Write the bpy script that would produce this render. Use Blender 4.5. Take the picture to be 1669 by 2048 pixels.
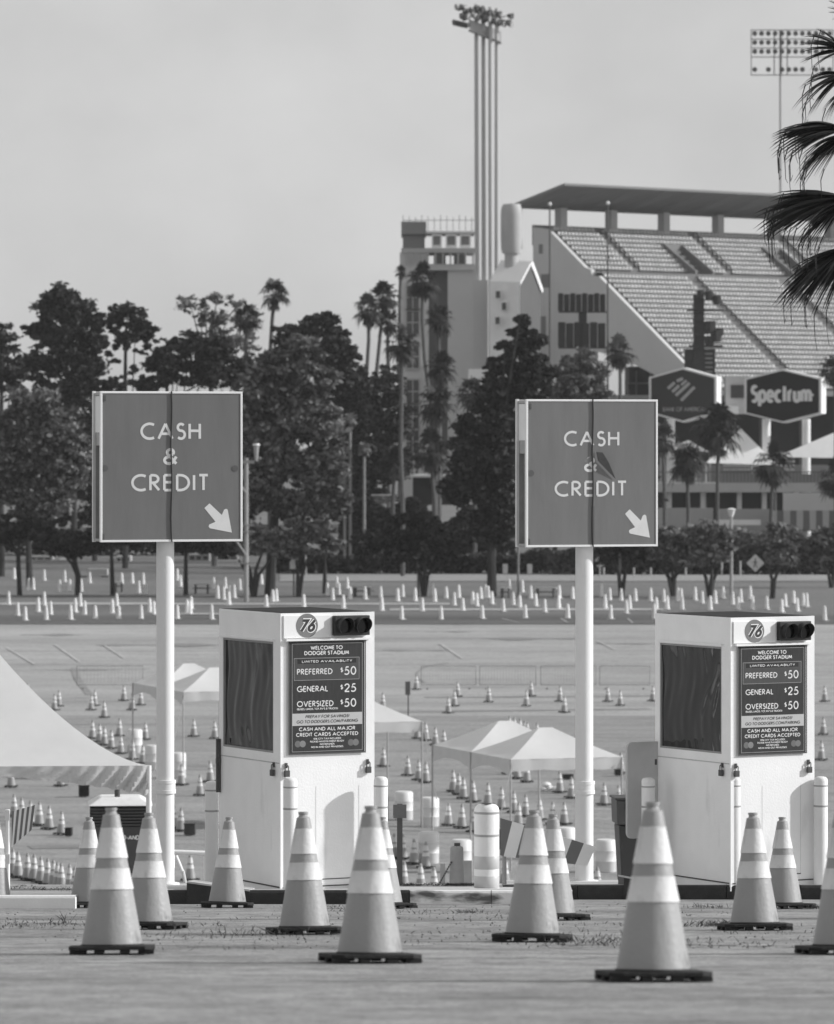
import bpy, math, random
import numpy as np
from mathutils import Vector, Matrix
R = math.radians
random.seed(7); rng = np.random.default_rng(7)
S = bpy.context.scene
for o in list(bpy.data.objects): bpy.data.objects.remove(o)
COL = S.collection

# ------------------------------------------------------------------ camera, world, sun, exposure
F, CX, HY, CZ = 9500.0, 834.5, 875.0, 12.0        # focal length in photo pixels, centre column, horizon row, eye height
cam = bpy.data.cameras.new('camera'); camo = bpy.data.objects.new('camera', cam); COL.objects.link(camo)
camo.location = (0, 0, CZ); camo.rotation_euler = (R(90), 0, 0)
cam.sensor_fit = 'VERTICAL'; cam.sensor_height = 24; cam.lens = 24*F/2048
cam.shift_y = -149/2048; cam.clip_start = 1; cam.clip_end = 8000
cam.dof.use_dof = True; cam.dof.focus_distance = 51.5; cam.dof.aperture_fstop = (cam.lens/1000)/0.033
S.camera = camo
SUN_EL, SUN_AZ = 27.0, 87.0
sunvec = Vector((math.cos(R(SUN_EL))*math.sin(R(SUN_AZ)), math.cos(R(SUN_EL))*math.cos(R(SUN_AZ)), math.sin(R(SUN_EL))))
W_ = bpy.data.worlds.new('World'); S.world = W_; W_.use_nodes = True
nt = W_.node_tree; bg = nt.nodes['Background']
sky = nt.nodes.new('ShaderNodeTexSky'); sky.sky_type = 'NISHITA'; sky.sun_disc = False
sky.sun_elevation = R(SUN_EL); sky.sun_rotation = R(SUN_AZ); sky.dust_density = 1.2; sky.air_density = 1.0; sky.altitude = 0
bw = nt.nodes.new('ShaderNodeRGBToBW'); nt.links.new(sky.outputs[0], bw.inputs[0])
tc = nt.nodes.new('ShaderNodeTexCoord'); cn = nt.nodes.new('ShaderNodeTexNoise')
mp = nt.nodes.new('ShaderNodeMapping'); mp.inputs['Scale'].default_value = (7, 7, 9)
nt.links.new(tc.outputs['Generated'], mp.inputs[0]); nt.links.new(mp.outputs[0], cn.inputs['Vector'])
cn.inputs['Scale'].default_value = 1.6; cn.inputs['Detail'].default_value = 5
mr = nt.nodes.new('ShaderNodeMapRange'); mr.inputs[1].default_value = .3; mr.inputs[2].default_value = .7
mr.inputs[3].default_value = .85; mr.inputs[4].default_value = 1.13
nt.links.new(cn.outputs['Fac'], mr.inputs[0])
mu = nt.nodes.new('ShaderNodeMath'); mu.operation = 'MULTIPLY'
veil = nt.nodes.new('ShaderNodeMath'); veil.operation = 'MULTIPLY_ADD'; veil.inputs[1].default_value = .22; veil.inputs[2].default_value = 1.38   # high thin cloud veil
nt.links.new(bw.outputs[0], veil.inputs[0]); nt.links.new(veil.outputs[0], mu.inputs[0]); nt.links.new(mr.outputs[0], mu.inputs[1])
nt.links.new(mu.outputs[0], bg.inputs['Color']); bg.inputs['Strength'].default_value = 0.15
sl = bpy.data.lights.new('sun', 'SUN'); sl.energy = 2.3; sl.angle = R(1.5); slo = bpy.data.objects.new('sun', sl); COL.objects.link(slo)
slo.rotation_euler = sunvec.to_track_quat('Z', 'Y').to_euler()
S.view_settings.view_transform = 'Standard'; S.view_settings.look = 'None'
S.view_settings.exposure = 0.85; S.view_settings.gamma = 1; S.view_settings.use_curve_mapping = False

# ------------------------------------------------------------------ helpers
def px(x, y, d): return Vector(((x-CX)*d/F, d, CZ-(y-HY)*d/F))
def X(x, d): return (x-CX)*d/F
def Zp(y, d): return CZ-(y-HY)*d/F
PROF = [(-400, 11.24+2), (-20, 12.9), (0, 11.24), (58, 11.24-.0832*58), (118, 0), (235, 0), (300, .3), (5000, .3)]
def G(d):
    for (a, za), (b, zb) in zip(PROF, PROF[1:]):
        if d <= b: return za+(zb-za)*(d-a)/(b-a)
    return .3
def lotd(y):                                     # depth at which the lot is seen on photo row y
    d = F*12.0/(y-HY)
    for _ in range(6): d = F*(12.0-G(d))/(y-HY)
    return d
def fgd(y, up=0.0): return F/((y-HY-.0832*F)/(.76-up))   # the same on the near pavement

MATS = {}
def mat(name, v, rough=.7, var=.12, scale=3.0, bump=0.0, bscale=None, spec=.3, isl=0.0, stretch=None, trans=0.0, det=6):
    if name in MATS: return MATS[name]
    m = bpy.data.materials.new(name); m.use_nodes = True; n = m.node_tree; b = n.nodes['Principled BSDF']
    b.inputs['Roughness'].default_value = rough; b.inputs['Specular IOR Level'].default_value = spec
    t = n.nodes.new('ShaderNodeTexCoord'); no = n.nodes.new('ShaderNodeTexNoise'); mpp = n.nodes.new('ShaderNodeMapping')
    mpp.inputs['Scale'].default_value = stretch or (1, 1, 1)
    n.links.new(t.outputs['Object'], mpp.inputs[0]); n.links.new(mpp.outputs[0], no.inputs['Vector'])
    no.inputs['Scale'].default_value = scale; no.inputs['Detail'].default_value = det; no.inputs['Roughness'].default_value = .65
    r = n.nodes.new('ShaderNodeMapRange'); r.inputs[1].default_value = .28; r.inputs[2].default_value = .72
    r.inputs[3].default_value = v*(1-var); r.inputs[4].default_value = min(v*(1+var), .95)
    n.links.new(no.outputs['Fac'], r.inputs[0]); out = r.outputs[0]
    if isl:
        g = n.nodes.new('ShaderNodeNewGeometry'); r2 = n.nodes.new('ShaderNodeMapRange')
        r2.inputs[3].default_value = 1-isl; r2.inputs[4].default_value = 1+isl
        n.links.new(g.outputs['Random Per Island'], r2.inputs[0])
        mm = n.nodes.new('ShaderNodeMath'); mm.operation = 'MULTIPLY'
        n.links.new(out, mm.inputs[0]); n.links.new(r2.outputs[0], mm.inputs[1]); out = mm.outputs[0]
    n.links.new(out, b.inputs['Base Color'])
    if bump:
        bn = n.nodes.new('ShaderNodeTexNoise'); bn.inputs['Scale'].default_value = bscale or scale*6; bn.inputs['Detail'].default_value = 4
        n.links.new(mpp.outputs[0], bn.inputs['Vector'])
        bu = n.nodes.new('ShaderNodeBump'); bu.inputs['Strength'].default_value = bump; bu.inputs['Distance'].default_value = .02
        n.links.new(bn.outputs['Fac'], bu.inputs['Height']); n.links.new(bu.outputs[0], b.inputs['Normal'])
    if trans:
        tr = n.nodes.new('ShaderNodeBsdfTranslucent'); n.links.new(out, tr.inputs[0])
        mx = n.nodes.new('ShaderNodeMixShader'); mx.inputs[0].default_value = trans
        n.links.new(b.outputs[0], mx.inputs[1]); n.links.new(tr.outputs[0], mx.inputs[2])
        n.links.new(mx.outputs[0], n.nodes['Material Output'].inputs[0])
    MATS[name] = m; return m

def stained(name, v, dark, scale, lo, hi, rough=.6, stretch=None, det=8):
    """paint or paving with worn spots that have a shape of their own"""
    if name in MATS: return MATS[name]
    m = mat(name, v, rough=rough, var=.05, scale=2, bump=.15, bscale=40); n = m.node_tree; b = n.nodes['Principled BSDF']
    src = b.inputs['Base Color'].links[0].from_socket
    t = n.nodes.new('ShaderNodeTexCoord'); mpp = n.nodes.new('ShaderNodeMapping'); mpp.inputs['Scale'].default_value = stretch or (1, 1, 1)
    no = n.nodes.new('ShaderNodeTexNoise'); no.inputs['Scale'].default_value = scale; no.inputs['Detail'].default_value = det
    n.links.new(t.outputs['Object'], mpp.inputs[0]); n.links.new(mpp.outputs[0], no.inputs['Vector'])
    r = n.nodes.new('ShaderNodeMapRange'); r.inputs[1].default_value = lo; r.inputs[2].default_value = hi
    n.links.new(no.outputs['Fac'], r.inputs[0])
    mx = n.nodes.new('ShaderNodeMix'); mx.data_type = 'FLOAT'
    n.links.new(r.outputs[0], mx.inputs[0]); n.links.new(src, mx.inputs[2]); mx.inputs[3].default_value = dark
    n.links.new(mx.outputs[0], b.inputs['Base Color']); return m

class MB:
    def __init__(s): s.v = []; s.f = []; s.m = []; s.cur = 0
    def add(s, vs, fs, m=None):
        o = len(s.v); s.v += [tuple(v) for v in vs]; s.f += [tuple(o+i for i in f) for f in fs]
        s.m += [s.cur if m is None else m]*len(fs); return s
    def hexa(s, a, m=None):   # 8 corners: bottom ring 0-3, top ring 4-7
        return s.add(a, [(3, 2, 1, 0), (4, 5, 6, 7), (0, 1, 5, 4), (1, 2, 6, 5), (2, 3, 7, 6), (3, 0, 4, 7)], m)
    def box(s, x0, x1, y0, y1, z0, z1, m=None):
        return s.hexa([(x0, y0, z0), (x1, y0, z0), (x1, y1, z0), (x0, y1, z0), (x0, y0, z1), (x1, y0, z1), (x1, y1, z1), (x0, y1, z1)], m)
    def pbox(s, x0, x1, y0, y1, d, dep, m=None):       # a block whose front fills photo columns x0..x1, rows y0..y1 at depth d
        return s.box(X(x0, d), X(x1, d), d, d+dep, Zp(y1, d), Zp(y0, d), m)
    def tube(s, p, q, r0, r1=None, n=8, m=None, cap=True):
        p = Vector(p); q = Vector(q); r1 = r0 if r1 is None else r1
        ax = (q-p).normalized(); u = ax.orthogonal().normalized(); w = ax.cross(u); vs = []
        for c, r in ((p, r0), (q, r1)):
            for i in range(n):
                a = 2*math.pi*i/n; vs.append(c+u*math.cos(a)*r+w*math.sin(a)*r)
        fs = [(i, (i+1) % n, n+(i+1) % n, n+i) for i in range(n)]
        if cap: fs += [tuple(range(n-1, -1, -1)), tuple(range(n, 2*n))]
        return s.add(vs, fs, m)
    def path(s, pts, r, n=6, m=None, r1=None):
        k = len(pts)-1
        for i in range(k):
            a = r if r1 is None else r+(r1-r)*i/k; b = r if r1 is None else r+(r1-r)*(i+1)/k
            s.tube(pts[i], pts[i+1], a, b, n, m)
        return s
    def lathe(s, prof, n=24, c=(0, 0, 0), m=None):
        vs = []; fs = []
        for r, z in prof:
            for i in range(n):
                a = 2*math.pi*i/n; vs.append((c[0]+r*math.cos(a), c[1]+r*math.sin(a), c[2]+z))
        for j in range(len(prof)-1):
            for i in range(n):
                fs.append((j*n+i, j*n+(i+1) % n, (j+1)*n+(i+1) % n, (j+1)*n+i))
        fs.append(tuple(range(n-1, -1, -1))); fs.append(tuple((len(prof)-1)*n+i for i in range(n)))
        return s.add(vs, fs, m)
    def prism(s, pts, y0, y1, m=None):                  # polygon in x,z extruded along y
        n = len(pts); vs = [(x, y0, z) for x, z in pts]+[(x, y1, z) for x, z in pts]
        fs = [tuple(range(n)), tuple(range(2*n-1, n-1, -1))]+[(i, n+i, n+(i+1) % n, (i+1) % n) for i in range(n)]
        return s.add(vs, fs, m)
    def vprism(s, pts, z0, z1, m=None):                 # polygon in x,y extruded along z (z1 may be a list)
        n = len(pts); zt = z1 if isinstance(z1, (list, tuple)) else [z1]*n; zb = z0 if isinstance(z0, (list, tuple)) else [z0]*n
        vs = [(p[0], p[1], zb[i]) for i, p in enumerate(pts)]+[(p[0], p[1], zt[i]) for i, p in enumerate(pts)]
        fs = [tuple(range(n-1, -1, -1)), tuple(range(n, 2*n))]+[(i, (i+1) % n, n+(i+1) % n, n+i) for i in range(n)]
        return s.add(vs, fs, m)
    def build(s, name, mats, parent=None, smooth=False, bevel=0, angle=40):
        me = bpy.data.meshes.new(name); me.from_pydata(s.v, [], s.f)
        for mm in (mats if isinstance(mats, (list, tuple)) else [mats]): me.materials.append(mm)
        if any(s.m): me.polygons.foreach_set('material_index', s.m)
        me.update()
        if smooth: me.shade_smooth(); me.set_sharp_from_angle(angle=R(angle))
        o = bpy.data.objects.new(name, me); COL.objects.link(o)
        if parent: o.parent = parent
        if bevel:
            b = o.modifiers.new('b', 'BEVEL'); b.width = bevel; b.segments = 2; b.limit_method = 'ANGLE'
        return o

def thing(name, label, cat, loc=(0, 0, 0), rz=0, group=None):
    o = bpy.data.objects.new(name, None); COL.objects.link(o); o.location = loc; o.rotation_euler = (0, 0, rz)
    o.empty_display_size = .2; o['label'] = label; o['category'] = cat
    if group: o['group'] = group
    return o
def tag(o, label, cat, group=None, kind=None):
    o['label'] = label; o['category'] = cat
    if group: o['group'] = group
    if kind: o['kind'] = kind
    return o
def structure(o): o['kind'] = 'structure'; return o
def dup(root, loc, rz=None, label=None, group=None, scale=None):
    r = root.copy(); COL.objects.link(r); r.location = loc
    if rz is not None: r.rotation_euler = (0, 0, rz)
    if scale: r.scale = (scale,)*3
    if label: r['label'] = label
    if group: r['group'] = group
    for ch in list(root.children):
        c = ch.copy(); COL.objects.link(c); c.parent = r
        for g in list(ch.children):
            d = g.copy(); COL.objects.link(d); d.parent = c
    return r
ORD = ['first', 'second', 'third', 'fourth', 'fifth', 'sixth', 'seventh', 'eighth', 'ninth', 'tenth', 'eleventh', 'twelfth', 'thirteenth', 'fourteenth', 'fifteenth', 'sixteenth', 'seventeenth', 'eighteenth', 'nineteenth', 'twentieth', 'twenty-first', 'twenty-second']
def rank(i, n):
    if n == 1: return 'the only one there'
    if i == 0: return 'leftmost'
    if i == n-1: return 'rightmost'
    return ORD[i]+' from the left'

# ------------------------------------------------------------------ lettering: a geometric stroke alphabet (unit height)
def arc(cx, cy, rx, ry, a0, a1, n=10): return [(cx+rx*math.cos(R(a0+(a1-a0)*i/n)), cy+ry*math.sin(R(a0+(a1-a0)*i/n))) for i in range(n+1)]
def L_(*p): return list(p)
GL = {
 'A': (.84, [L_((0, 0), (.42, 1)), L_((.84, 0), (.42, 1)), L_((.16, .33), (.68, .33))]),
 'B': (.5, [L_((0, 0), (0, 1)), L_((0, 1), (.2, 1))+arc(.22, .77, .22, .23, 90, -90)+[(0, .54)], L_((.2, .54))+arc(.24, .27, .26, .27, 90, -90)+[(0, 0)]]),
 'C': (.74, [arc(.5, .5, .5, .5, 58, 302, 16)]),
 'D': (.68, [L_((0, 0), (0, 1)), L_((0, 1), (.18, 1))+arc(.18, .5, .5, .5, 90, -90, 14)+[(0, 0)]]),
 'E': (.44, [L_((0, 0), (0, 1)), L_((0, 1), (.44, 1)), L_((0, .53), (.42, .53)), L_((0, 0), (.44, 0))]),
 'F': (.42, [L_((0, 0), (0, 1)), L_((0, 1), (.42, 1)), L_((0, .52), (.4, .52))]),
 'G': (.92, [arc(.5, .5, .5, .5, 48, 350, 18)+[(.97, .46), (.56, .46)]]),
 'H': (.62, [L_((0, 0), (0, 1)), L_((.62, 0), (.62, 1)), L_((0, .53), (.62, .53))]),
 'I': (.0, [L_((0, 0), (0, 1))]),
 'J': (.3, [L_((.3, 1), (.3, .2))+arc(.13, .18, .17, .2, 0, -110, 6)]),
 'K': (.56, [L_((0, 0), (0, 1)), L_((.5, 1), (.02, .5)), L_((.02, .52), (.56, 0))]),
 'L': (.4, [L_((0, 1), (0, 0)), L_((0, 0), (.4, 0))]),
 'M': (.86, [L_((0, 0), (.14, 1)), L_((.14, 1), (.43, .12)), L_((.43, .12), (.72, 1)), L_((.72, 1), (.86, 0))]),
 'N': (.68, [L_((0, 0), (0, 1)), L_((0, 1), (.68, 0)), L_((.68, 0), (.68, 1))]),
 'O': (1.0, [arc(.5, .5, .5, .5, 0, 360, 24)]),
 'P': (.46, [L_((0, 0), (0, 1)), L_((0, 1), (.2, 1))+arc(.2, .74, .26, .26, 90, -90)+[(0, .48)]]),
 'R': (.5, [L_((0, 0), (0, 1)), L_((0, 1), (.2, 1))+arc(.2, .75, .25, .25, 90, -90)+[(0, .5)], L_((.14, .5), (.5, 0))]),
 'S': (.46, [arc(.23, .76, .2, .23, 35, 250, 9)+arc(.23, .27, .23, .27, 75, -140, 10)]),
 'T': (.5, [L_((.25, 0), (.25, 1)), L_((0, 1), (.5, 1))]),
 'U': (.58, [L_((0, 1), (0, .3))+arc(.29, .29, .29, .29, 180, 360, 10)+[(.58, 1)]]),
 'V': (.72, [L_((0, 1), (.36, 0)), L_((.36, 0), (.72, 1))]),
 'W': (1.1, [L_((0, 1), (.28, 0)), L_((.28, 0), (.55, .9)), L_((.55, .9), (.82, 0)), L_((.82, 0), (1.1, 1))]),
 'X': (.62, [L_((0, 0), (.6, 1)), L_((.62, 0), (.02, 1))]),
 'Y': (.62, [L_((0, 1), (.31, .45)), L_((.62, 1), (.31, .45)), L_((.31, .48), (.31, 0))]),
 'Z': (.56, [L_((.02, 1), (.54, 1)), L_((.54, 1), (0, 0)), L_((0, 0), (.56, 0))]),
 '0': (.54, [arc(.27, .5, .27, .5, 0, 360, 20)]),
 '1': (.2, [L_((0, .85), (.18, 1)), L_((.18, 1), (.18, 0))]),
 '2': (.52, [arc(.26, .72, .24, .28, 175, -35, 10)+[(0, 0)], L_((0, 0), (.52, 0))]),
 '5': (.5, [L_((.46, 1), (.16, 1)), L_((.16, 1), (.08, .56))+arc(.2, .31, .29, .31, 115, -140, 12)]),
 '6': (.54, [arc(.27, .29, .27, .29, 0, 360, 16), L_((.42, 1), (.05, .42))]),
 '7': (.52, [L_((0, 1), (.52, 1), (.14, 0))]),
 '8': (.5, [arc(.25, .76, .2, .24, 0, 360, 14), arc(.25, .27, .25, .27, 0, 360, 14)]),
 '$': (.44, [arc(.22, .7, .19, .19, 35, 250, 9)+arc(.22, .3, .22, .22, 75, -140, 10), L_((.22, -.1), (.22, 1.1))]),
 '&': (.72, [L_((.70, 0), (.2, .66))+arc(.36, .80, .19, .20, 200, -40, 10), [(.5, .67), (.14, .42)]+arc(.28, .24, .27, .24, 130, 330, 10)+[(.7, .5)]]),
 '.': (.04, [L_((0, -.02), (0, .1))]), ',': (.06, [L_((.06, .1), (0, -.15))]), '-': (.26, [L_((0, .42), (.26, .42))]),
 "'": (.0, [L_((0, .75), (0, 1.02))]), '/': (.4, [L_((0, -.05), (.4, 1.05))]), '!': (.0, [L_((0, 1), (0, .3)), L_((0, .12), (0, -.02))]),
 '(': (.14, [arc(.4, .5, .4, .65, 130, 230, 6)]), ')': (.14, [arc(-.26, .5, .4, .65, 50, -50, 6)]),
 '%': (.8, [arc(.17, .78, .15, .2, 0, 360, 10), arc(.63, .22, .15, .2, 0, 360, 10), L_((.1, 0), (.7, 1))]),
 'p': (.5, [L_((0, -.32), (0, .68)), arc(.26, .34, .26, .34, 0, 360, 16)]),
 'e': (.5, [L_((.02, .34), (.5, .34))+arc(.26, .34, .25, .34, 5, 315, 14)]),
 'c': (.44, [arc(.27, .34, .26, .34, 50, 310, 14)]),
 't': (.3, [L_((.14, 1), (.14, 0)), L_((0, .66), (.3, .66))]),
 'r': (.28, [L_((0, 0), (0, .68)), arc(.22, .4, .22, .28, 170, 80, 6)]),
 'u': (.44, [L_((0, .68), (0, .24))+arc(.22, .22, .22, .22, 180, 360, 8)+[(.44, .68)], L_((.44, .24), (.44, 0))]),
 'm': (.8, [L_((0, 0), (0, .68)), L_((0, .4))+arc(.2, .46, .2, .22, 180, 0, 8)+[(.4, 0)], L_((.4, .4))+arc(.6, .46, .2, .22, 180, 0, 8)+[(.8, 0)]]),
}
def ribbon(mb, pts, w, y, m=None):
    """butt-ended ribbon in the x,z plane, facing -y; the depth steps a hair per stroke so that strokes never share a plane"""
    P = [Vector(p) for p in pts]; n = len(P); vs = []; closed = (P[0]-P[-1]).length < 1e-6
    for i in range(n):
        a = P[i]-P[i-1] if i > 0 else (P[-1]-P[-2] if closed else P[1]-P[0])
        b = P[i+1]-P[i] if i < n-1 else (P[1]-P[0] if closed else P[-1]-P[-2])
        a = a.normalized() if a.length > 1e-9 else b.normalized(); b = b.normalized() if b.length > 1e-9 else a
        t = (a+b); t = t.normalized() if t.length > 1e-6 else a
        nn = Vector((-t.y, t.x)); k = w/2/max(.45, abs(nn.dot(Vector((-a.y, a.x)))))
        vs += [(P[i].x+nn.x*k, y, P[i].y+nn.y*k), (P[i].x-nn.x*k, y, P[i].y-nn.y*k)]
    mb.add(vs, [(2*i, 2*i+1, 2*i+3, 2*i+2) for i in range(n-1)], m)
def text(mb, s, h, x, z, y=0.0, wt=.13, sp=.26, align='c', slant=0.0, width=None, m=None, xs=1.0, ins=None, each=None):
    """write s with cap height h; x is the centre / left / right, z the baseline"""
    tot = 0
    iw = wt if ins is None else ins
    for i, ch in enumerate(s): tot += (.34 if ch == ' ' else GL[ch][0]+sp)
    tot -= sp
    k = h*xs if width is None else width/(tot+wt)
    ox = {'c': x-k*tot/2, 'l': x+k*wt/2, 'r': x-k*tot-k*wt/2}[align]; st = 0
    for ch in s:
        if ch == ' ': ox += .34*k; continue
        w, strokes = GL[ch]
        for q in strokes:
            ribbon(mb, [(ox+(a+slant*b)*k, z+b*h*(1-iw)+h*iw/2) for a, b in q], wt*h, y-st*.00012, m); st = (st+1) % 9
        if each: each(mb)
        ox += (w+sp)*k
def fill(mb, pts, y, m=None): mb.add([(a, y, b) for a, b in pts], [tuple(range(len(pts)))], m)
def frame2d(mb, x0, x1, z0, z1, w, y, m=None):
    for a, b, c, d in ((x0, x1, z1-w, z1), (x0, x1, z0, z0+w), (x0, x0+w, z0+w, z1-w), (x1-w, x1, z0+w, z1-w)):
        fill(mb, [(a, c), (b, c), (b, d), (a, d)], y, m)

# ------------------------------------------------------------------ materials
white = mat('white_paint', .88, .45, .04, 2.2, .08, 60)
white_wall = mat('booth_white_paint', .87, .55, .045, 1.3, .12, 70)
offwhite = mat('aged_white_paint', .74, .6, .1, 4, .1)
darkp = mat('dark_red_paint', .035, .55, .35, 6, .3, 60)
signgrey = mat('blue_sign_face', .18, .5, .09, 1.6, .05, spec=.25, stretch=(3, 1, .5))
signgrey2 = mat('blue_sign_face_faded', .195, .5, .1, 1.6, .05, spec=.25, stretch=(3, 1, .5))
lett = mat('white_lettering', .74, .5, .05, 8)
postr = mat('poster_blue', .05, .3, .18, 5, stretch=(6, 1, .6))
postr2 = mat('poster_blue_pale', .085, .3, .1, 5, stretch=(6, 1, .6))
lettd = mat('poster_dark_lettering', .10, .5, .1, 8)
orange = stained('cone_orange', .34, .17, 9, .62, .74, .42, (1, 1, .5))
reflw = stained('cone_reflective_white', .74, .45, 10, .56, .8, .35, (1.5, 1.5, .4))
rubber = mat('black_rubber', .022, .7, .4, 8, .3)
black = mat('black_plastic', .02, .45, .3, 6)
steel = mat('galvanised_steel', .38, .4, .15, 6)
dsteel = mat('dark_steel', .08, .5, .2, 6)
tentf = mat('tent_fabric', .88, .5, .04, 1.2, .35, 3, trans=.42)
valf = mat('tent_valance', .62, .6, .06, 1.5, .2, 4, trans=.1)
olive = mat('olive_foliage', .2, .75, .45, .5, isl=.6, spec=.12, trans=.2)
conc = mat('concrete', .36, .85, .15, 2, .3)
concw = stained('worn_white_kerb', .87, .14, 1.7, .57, .68, stretch=(1, 3, 3))
kerbtop = stained('kerb_top_concrete', .52, .3, 5, .55, .8)
bark = mat('bark', .045, .9, .4, 2, .5, stretch=(1, 1, .3))
barkl = mat('pale_bark', .12, .9, .3, 2, .5, stretch=(1, 1, .3))
leafd = mat('dark_foliage', .052, .75, .55, .5, isl=.7, spec=.12, trans=.12)
leafm = mat('mid_foliage', .16, .75, .5, .5, isl=.65, spec=.12, trans=.15)
leafl = mat('pale_foliage', .22, .75, .35, .5, isl=.5, spec=.12, trans=.25)
palmg = mat('palm_green', .032, .6, .35, 1, isl=.5, spec=.25, trans=.1)
palmd = mat('dead_palm_fronds', .26, .8, .3, 1, isl=.35)
grey1 = mat('stadium_concrete', .24, .85, .08, .15)
grey2 = mat('stadium_wall', .58, .85, .07, .12, .1, 2)
grey3 = mat('stadium_pale_wall', .42, .8, .07, .2)
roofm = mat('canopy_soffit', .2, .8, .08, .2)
glassd = mat('dark_window_glass', .03, .12, .4, .6, spec=.6)
stwhite = mat('stadium_white', .8, .7, .04, .4)
seatm = mat('seat_plastic', .52, .5, .1, .5, isl=.1)

# ------------------------------------------------------------------ ground sheet
def ground_mat(name, v, dark, sx, sy, cr, ca=1.0, fine=22):
    m = bpy.data.materials.new(name); m.use_nodes = True; n = m.node_tree; b = n.nodes['Principled BSDF']
    b.inputs['Roughness'].default_value = .9; b.inputs['Specular IOR Level'].default_value = .15
    t = n.nodes.new('ShaderNodeTexCoord')
    def noise(sc, st, det=5, r=.6, dist=0):
        mp_ = n.nodes.new('ShaderNodeMapping'); mp_.inputs['Scale'].default_value = st; n.links.new(t.outputs['Object'], mp_.inputs[0])
        q = n.nodes.new('ShaderNodeTexNoise'); q.inputs['Scale'].default_value = sc; q.inputs['Detail'].default_value = det
        q.inputs['Roughness'].default_value = r; q.inputs['Distortion'].default_value = dist; n.links.new(mp_.outputs[0], q.inputs['Vector']); return q
    def rg(sock, a, b_, c, d):
        q = n.nodes.new('ShaderNodeMapRange'); q.inputs[1].default_value = a; q.inputs[2].default_value = b_; q.inputs[3].default_value = c; q.inputs[4].default_value = d
        n.links.new(sock, q.inputs[0]); return q.outputs[0]
    def mul(a, b_):
        q = n.nodes.new('ShaderNodeMath'); q.operation = 'MULTIPLY'; n.links.new(a, q.inputs[0]); n.links.new(b_, q.inputs[1]); return q.outputs[0]
    kk_ = fine > 30
    a = rg(noise(1, (sx, sy, 1), 7 if kk_ else 5, .7 if kk_ else .6).outputs['Fac'], .3, .7, v*(.68 if kk_ else .84), v*(1.22 if kk_ else 1.14))
    f = rg(noise(fine, (1, 1, 1), 3, .8).outputs['Fac'], .3, .7, .72 if fine < 30 else .5, 1.25 if fine < 30 else 1.4)
    st_ = rg(noise(1, (sx*.45, sy*2.6, 1), 4).outputs['Fac'], .56, .74, 1.0, .72)
    out = mul(mul(a, f), st_)
    out = mul(out, rg(noise(.22, (1, 2.6, 1), 8, .78).outputs['Fac'], .48, .66, 1.05, .78))
    if fine > 30: out = mul(out, rg(noise(5, (1, 1, 1), 8, .8).outputs['Fac'], .46, .66, 1.08, .5))
    if cr:
        c = noise(1, (.08, .9, 1), 3, .5, .6); dq = n.nodes.new('ShaderNodeMath'); dq.operation = 'SUBTRACT'; dq.inputs[1].default_value = .5
        n.links.new(c.outputs['Fac'], dq.inputs[0]); ab = n.nodes.new('ShaderNodeMath'); ab.operation = 'ABSOLUTE'; n.links.new(dq.outputs[0], ab.inputs[0])
        out = mul(out, rg(ab.outputs[0], 0, cr, dark, 1.0))
    n.links.new(out, b.inputs['Base Color'])
    bn = noise(fine*1.6, (1, 1, 1), 3, .8); bu = n.nodes.new('ShaderNodeBump'); bu.inputs['Strength'].default_value = .6; bu.inputs['Distance'].default_value = .015
    n.links.new(bn.outputs['Fac'], bu.inputs['Height']); n.links.new(bu.outputs[0], b.inputs['Normal'])
    return m
g_near = ground_mat('near_asphalt', .345, .45, .8, .9, 0, fine=38)
g_slope = ground_mat('bank_dirt', .3, .5, .3, .3, 0)
g_lot = ground_mat('lot_asphalt', .35, .75, .03, .11, .006, fine=5)
g_far = ground_mat('far_asphalt', .17, .8, .02, .06, 0, fine=3)
g_mid = ground_mat('lot_asphalt_patched', .29, .7, .03, .16, .008, fine=5)
def ground():
    ds = [-400, -200, -20, 0, 12, 16]+[18+2*i for i in range(20)]+[58, 62, 70, 85, 100, 118, 125, 150, 165, 185, 205, 235, 268, 300, 340, 400, 500, 700, 1000, 2000, 5000]
    xs = [-2500, -800, -250, -100, -40, -20, -10, -5, 0, 5, 10, 20, 40, 100, 250, 800, 2500]
    v = [(x, d, G(d)) for d in ds for x in xs]; n = len(xs); f = []; mi = []
    for j in range(len(ds)-1):
        for i in range(n-1):
            f.append((j*n+i, j*n+i+1, (j+1)*n+i+1, (j+1)*n+i)); c = ds[j]
            mi.append(0 if c < 58 else 1 if c < 118 else 4 if c < 205 else 2 if c < 300 else 3)
    mb = MB(); mb.v = v; mb.f = f; mb.m = mi
    structure(mb.build('ground', [g_near, g_slope, g_lot, g_far, g_mid]))
ground()
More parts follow.
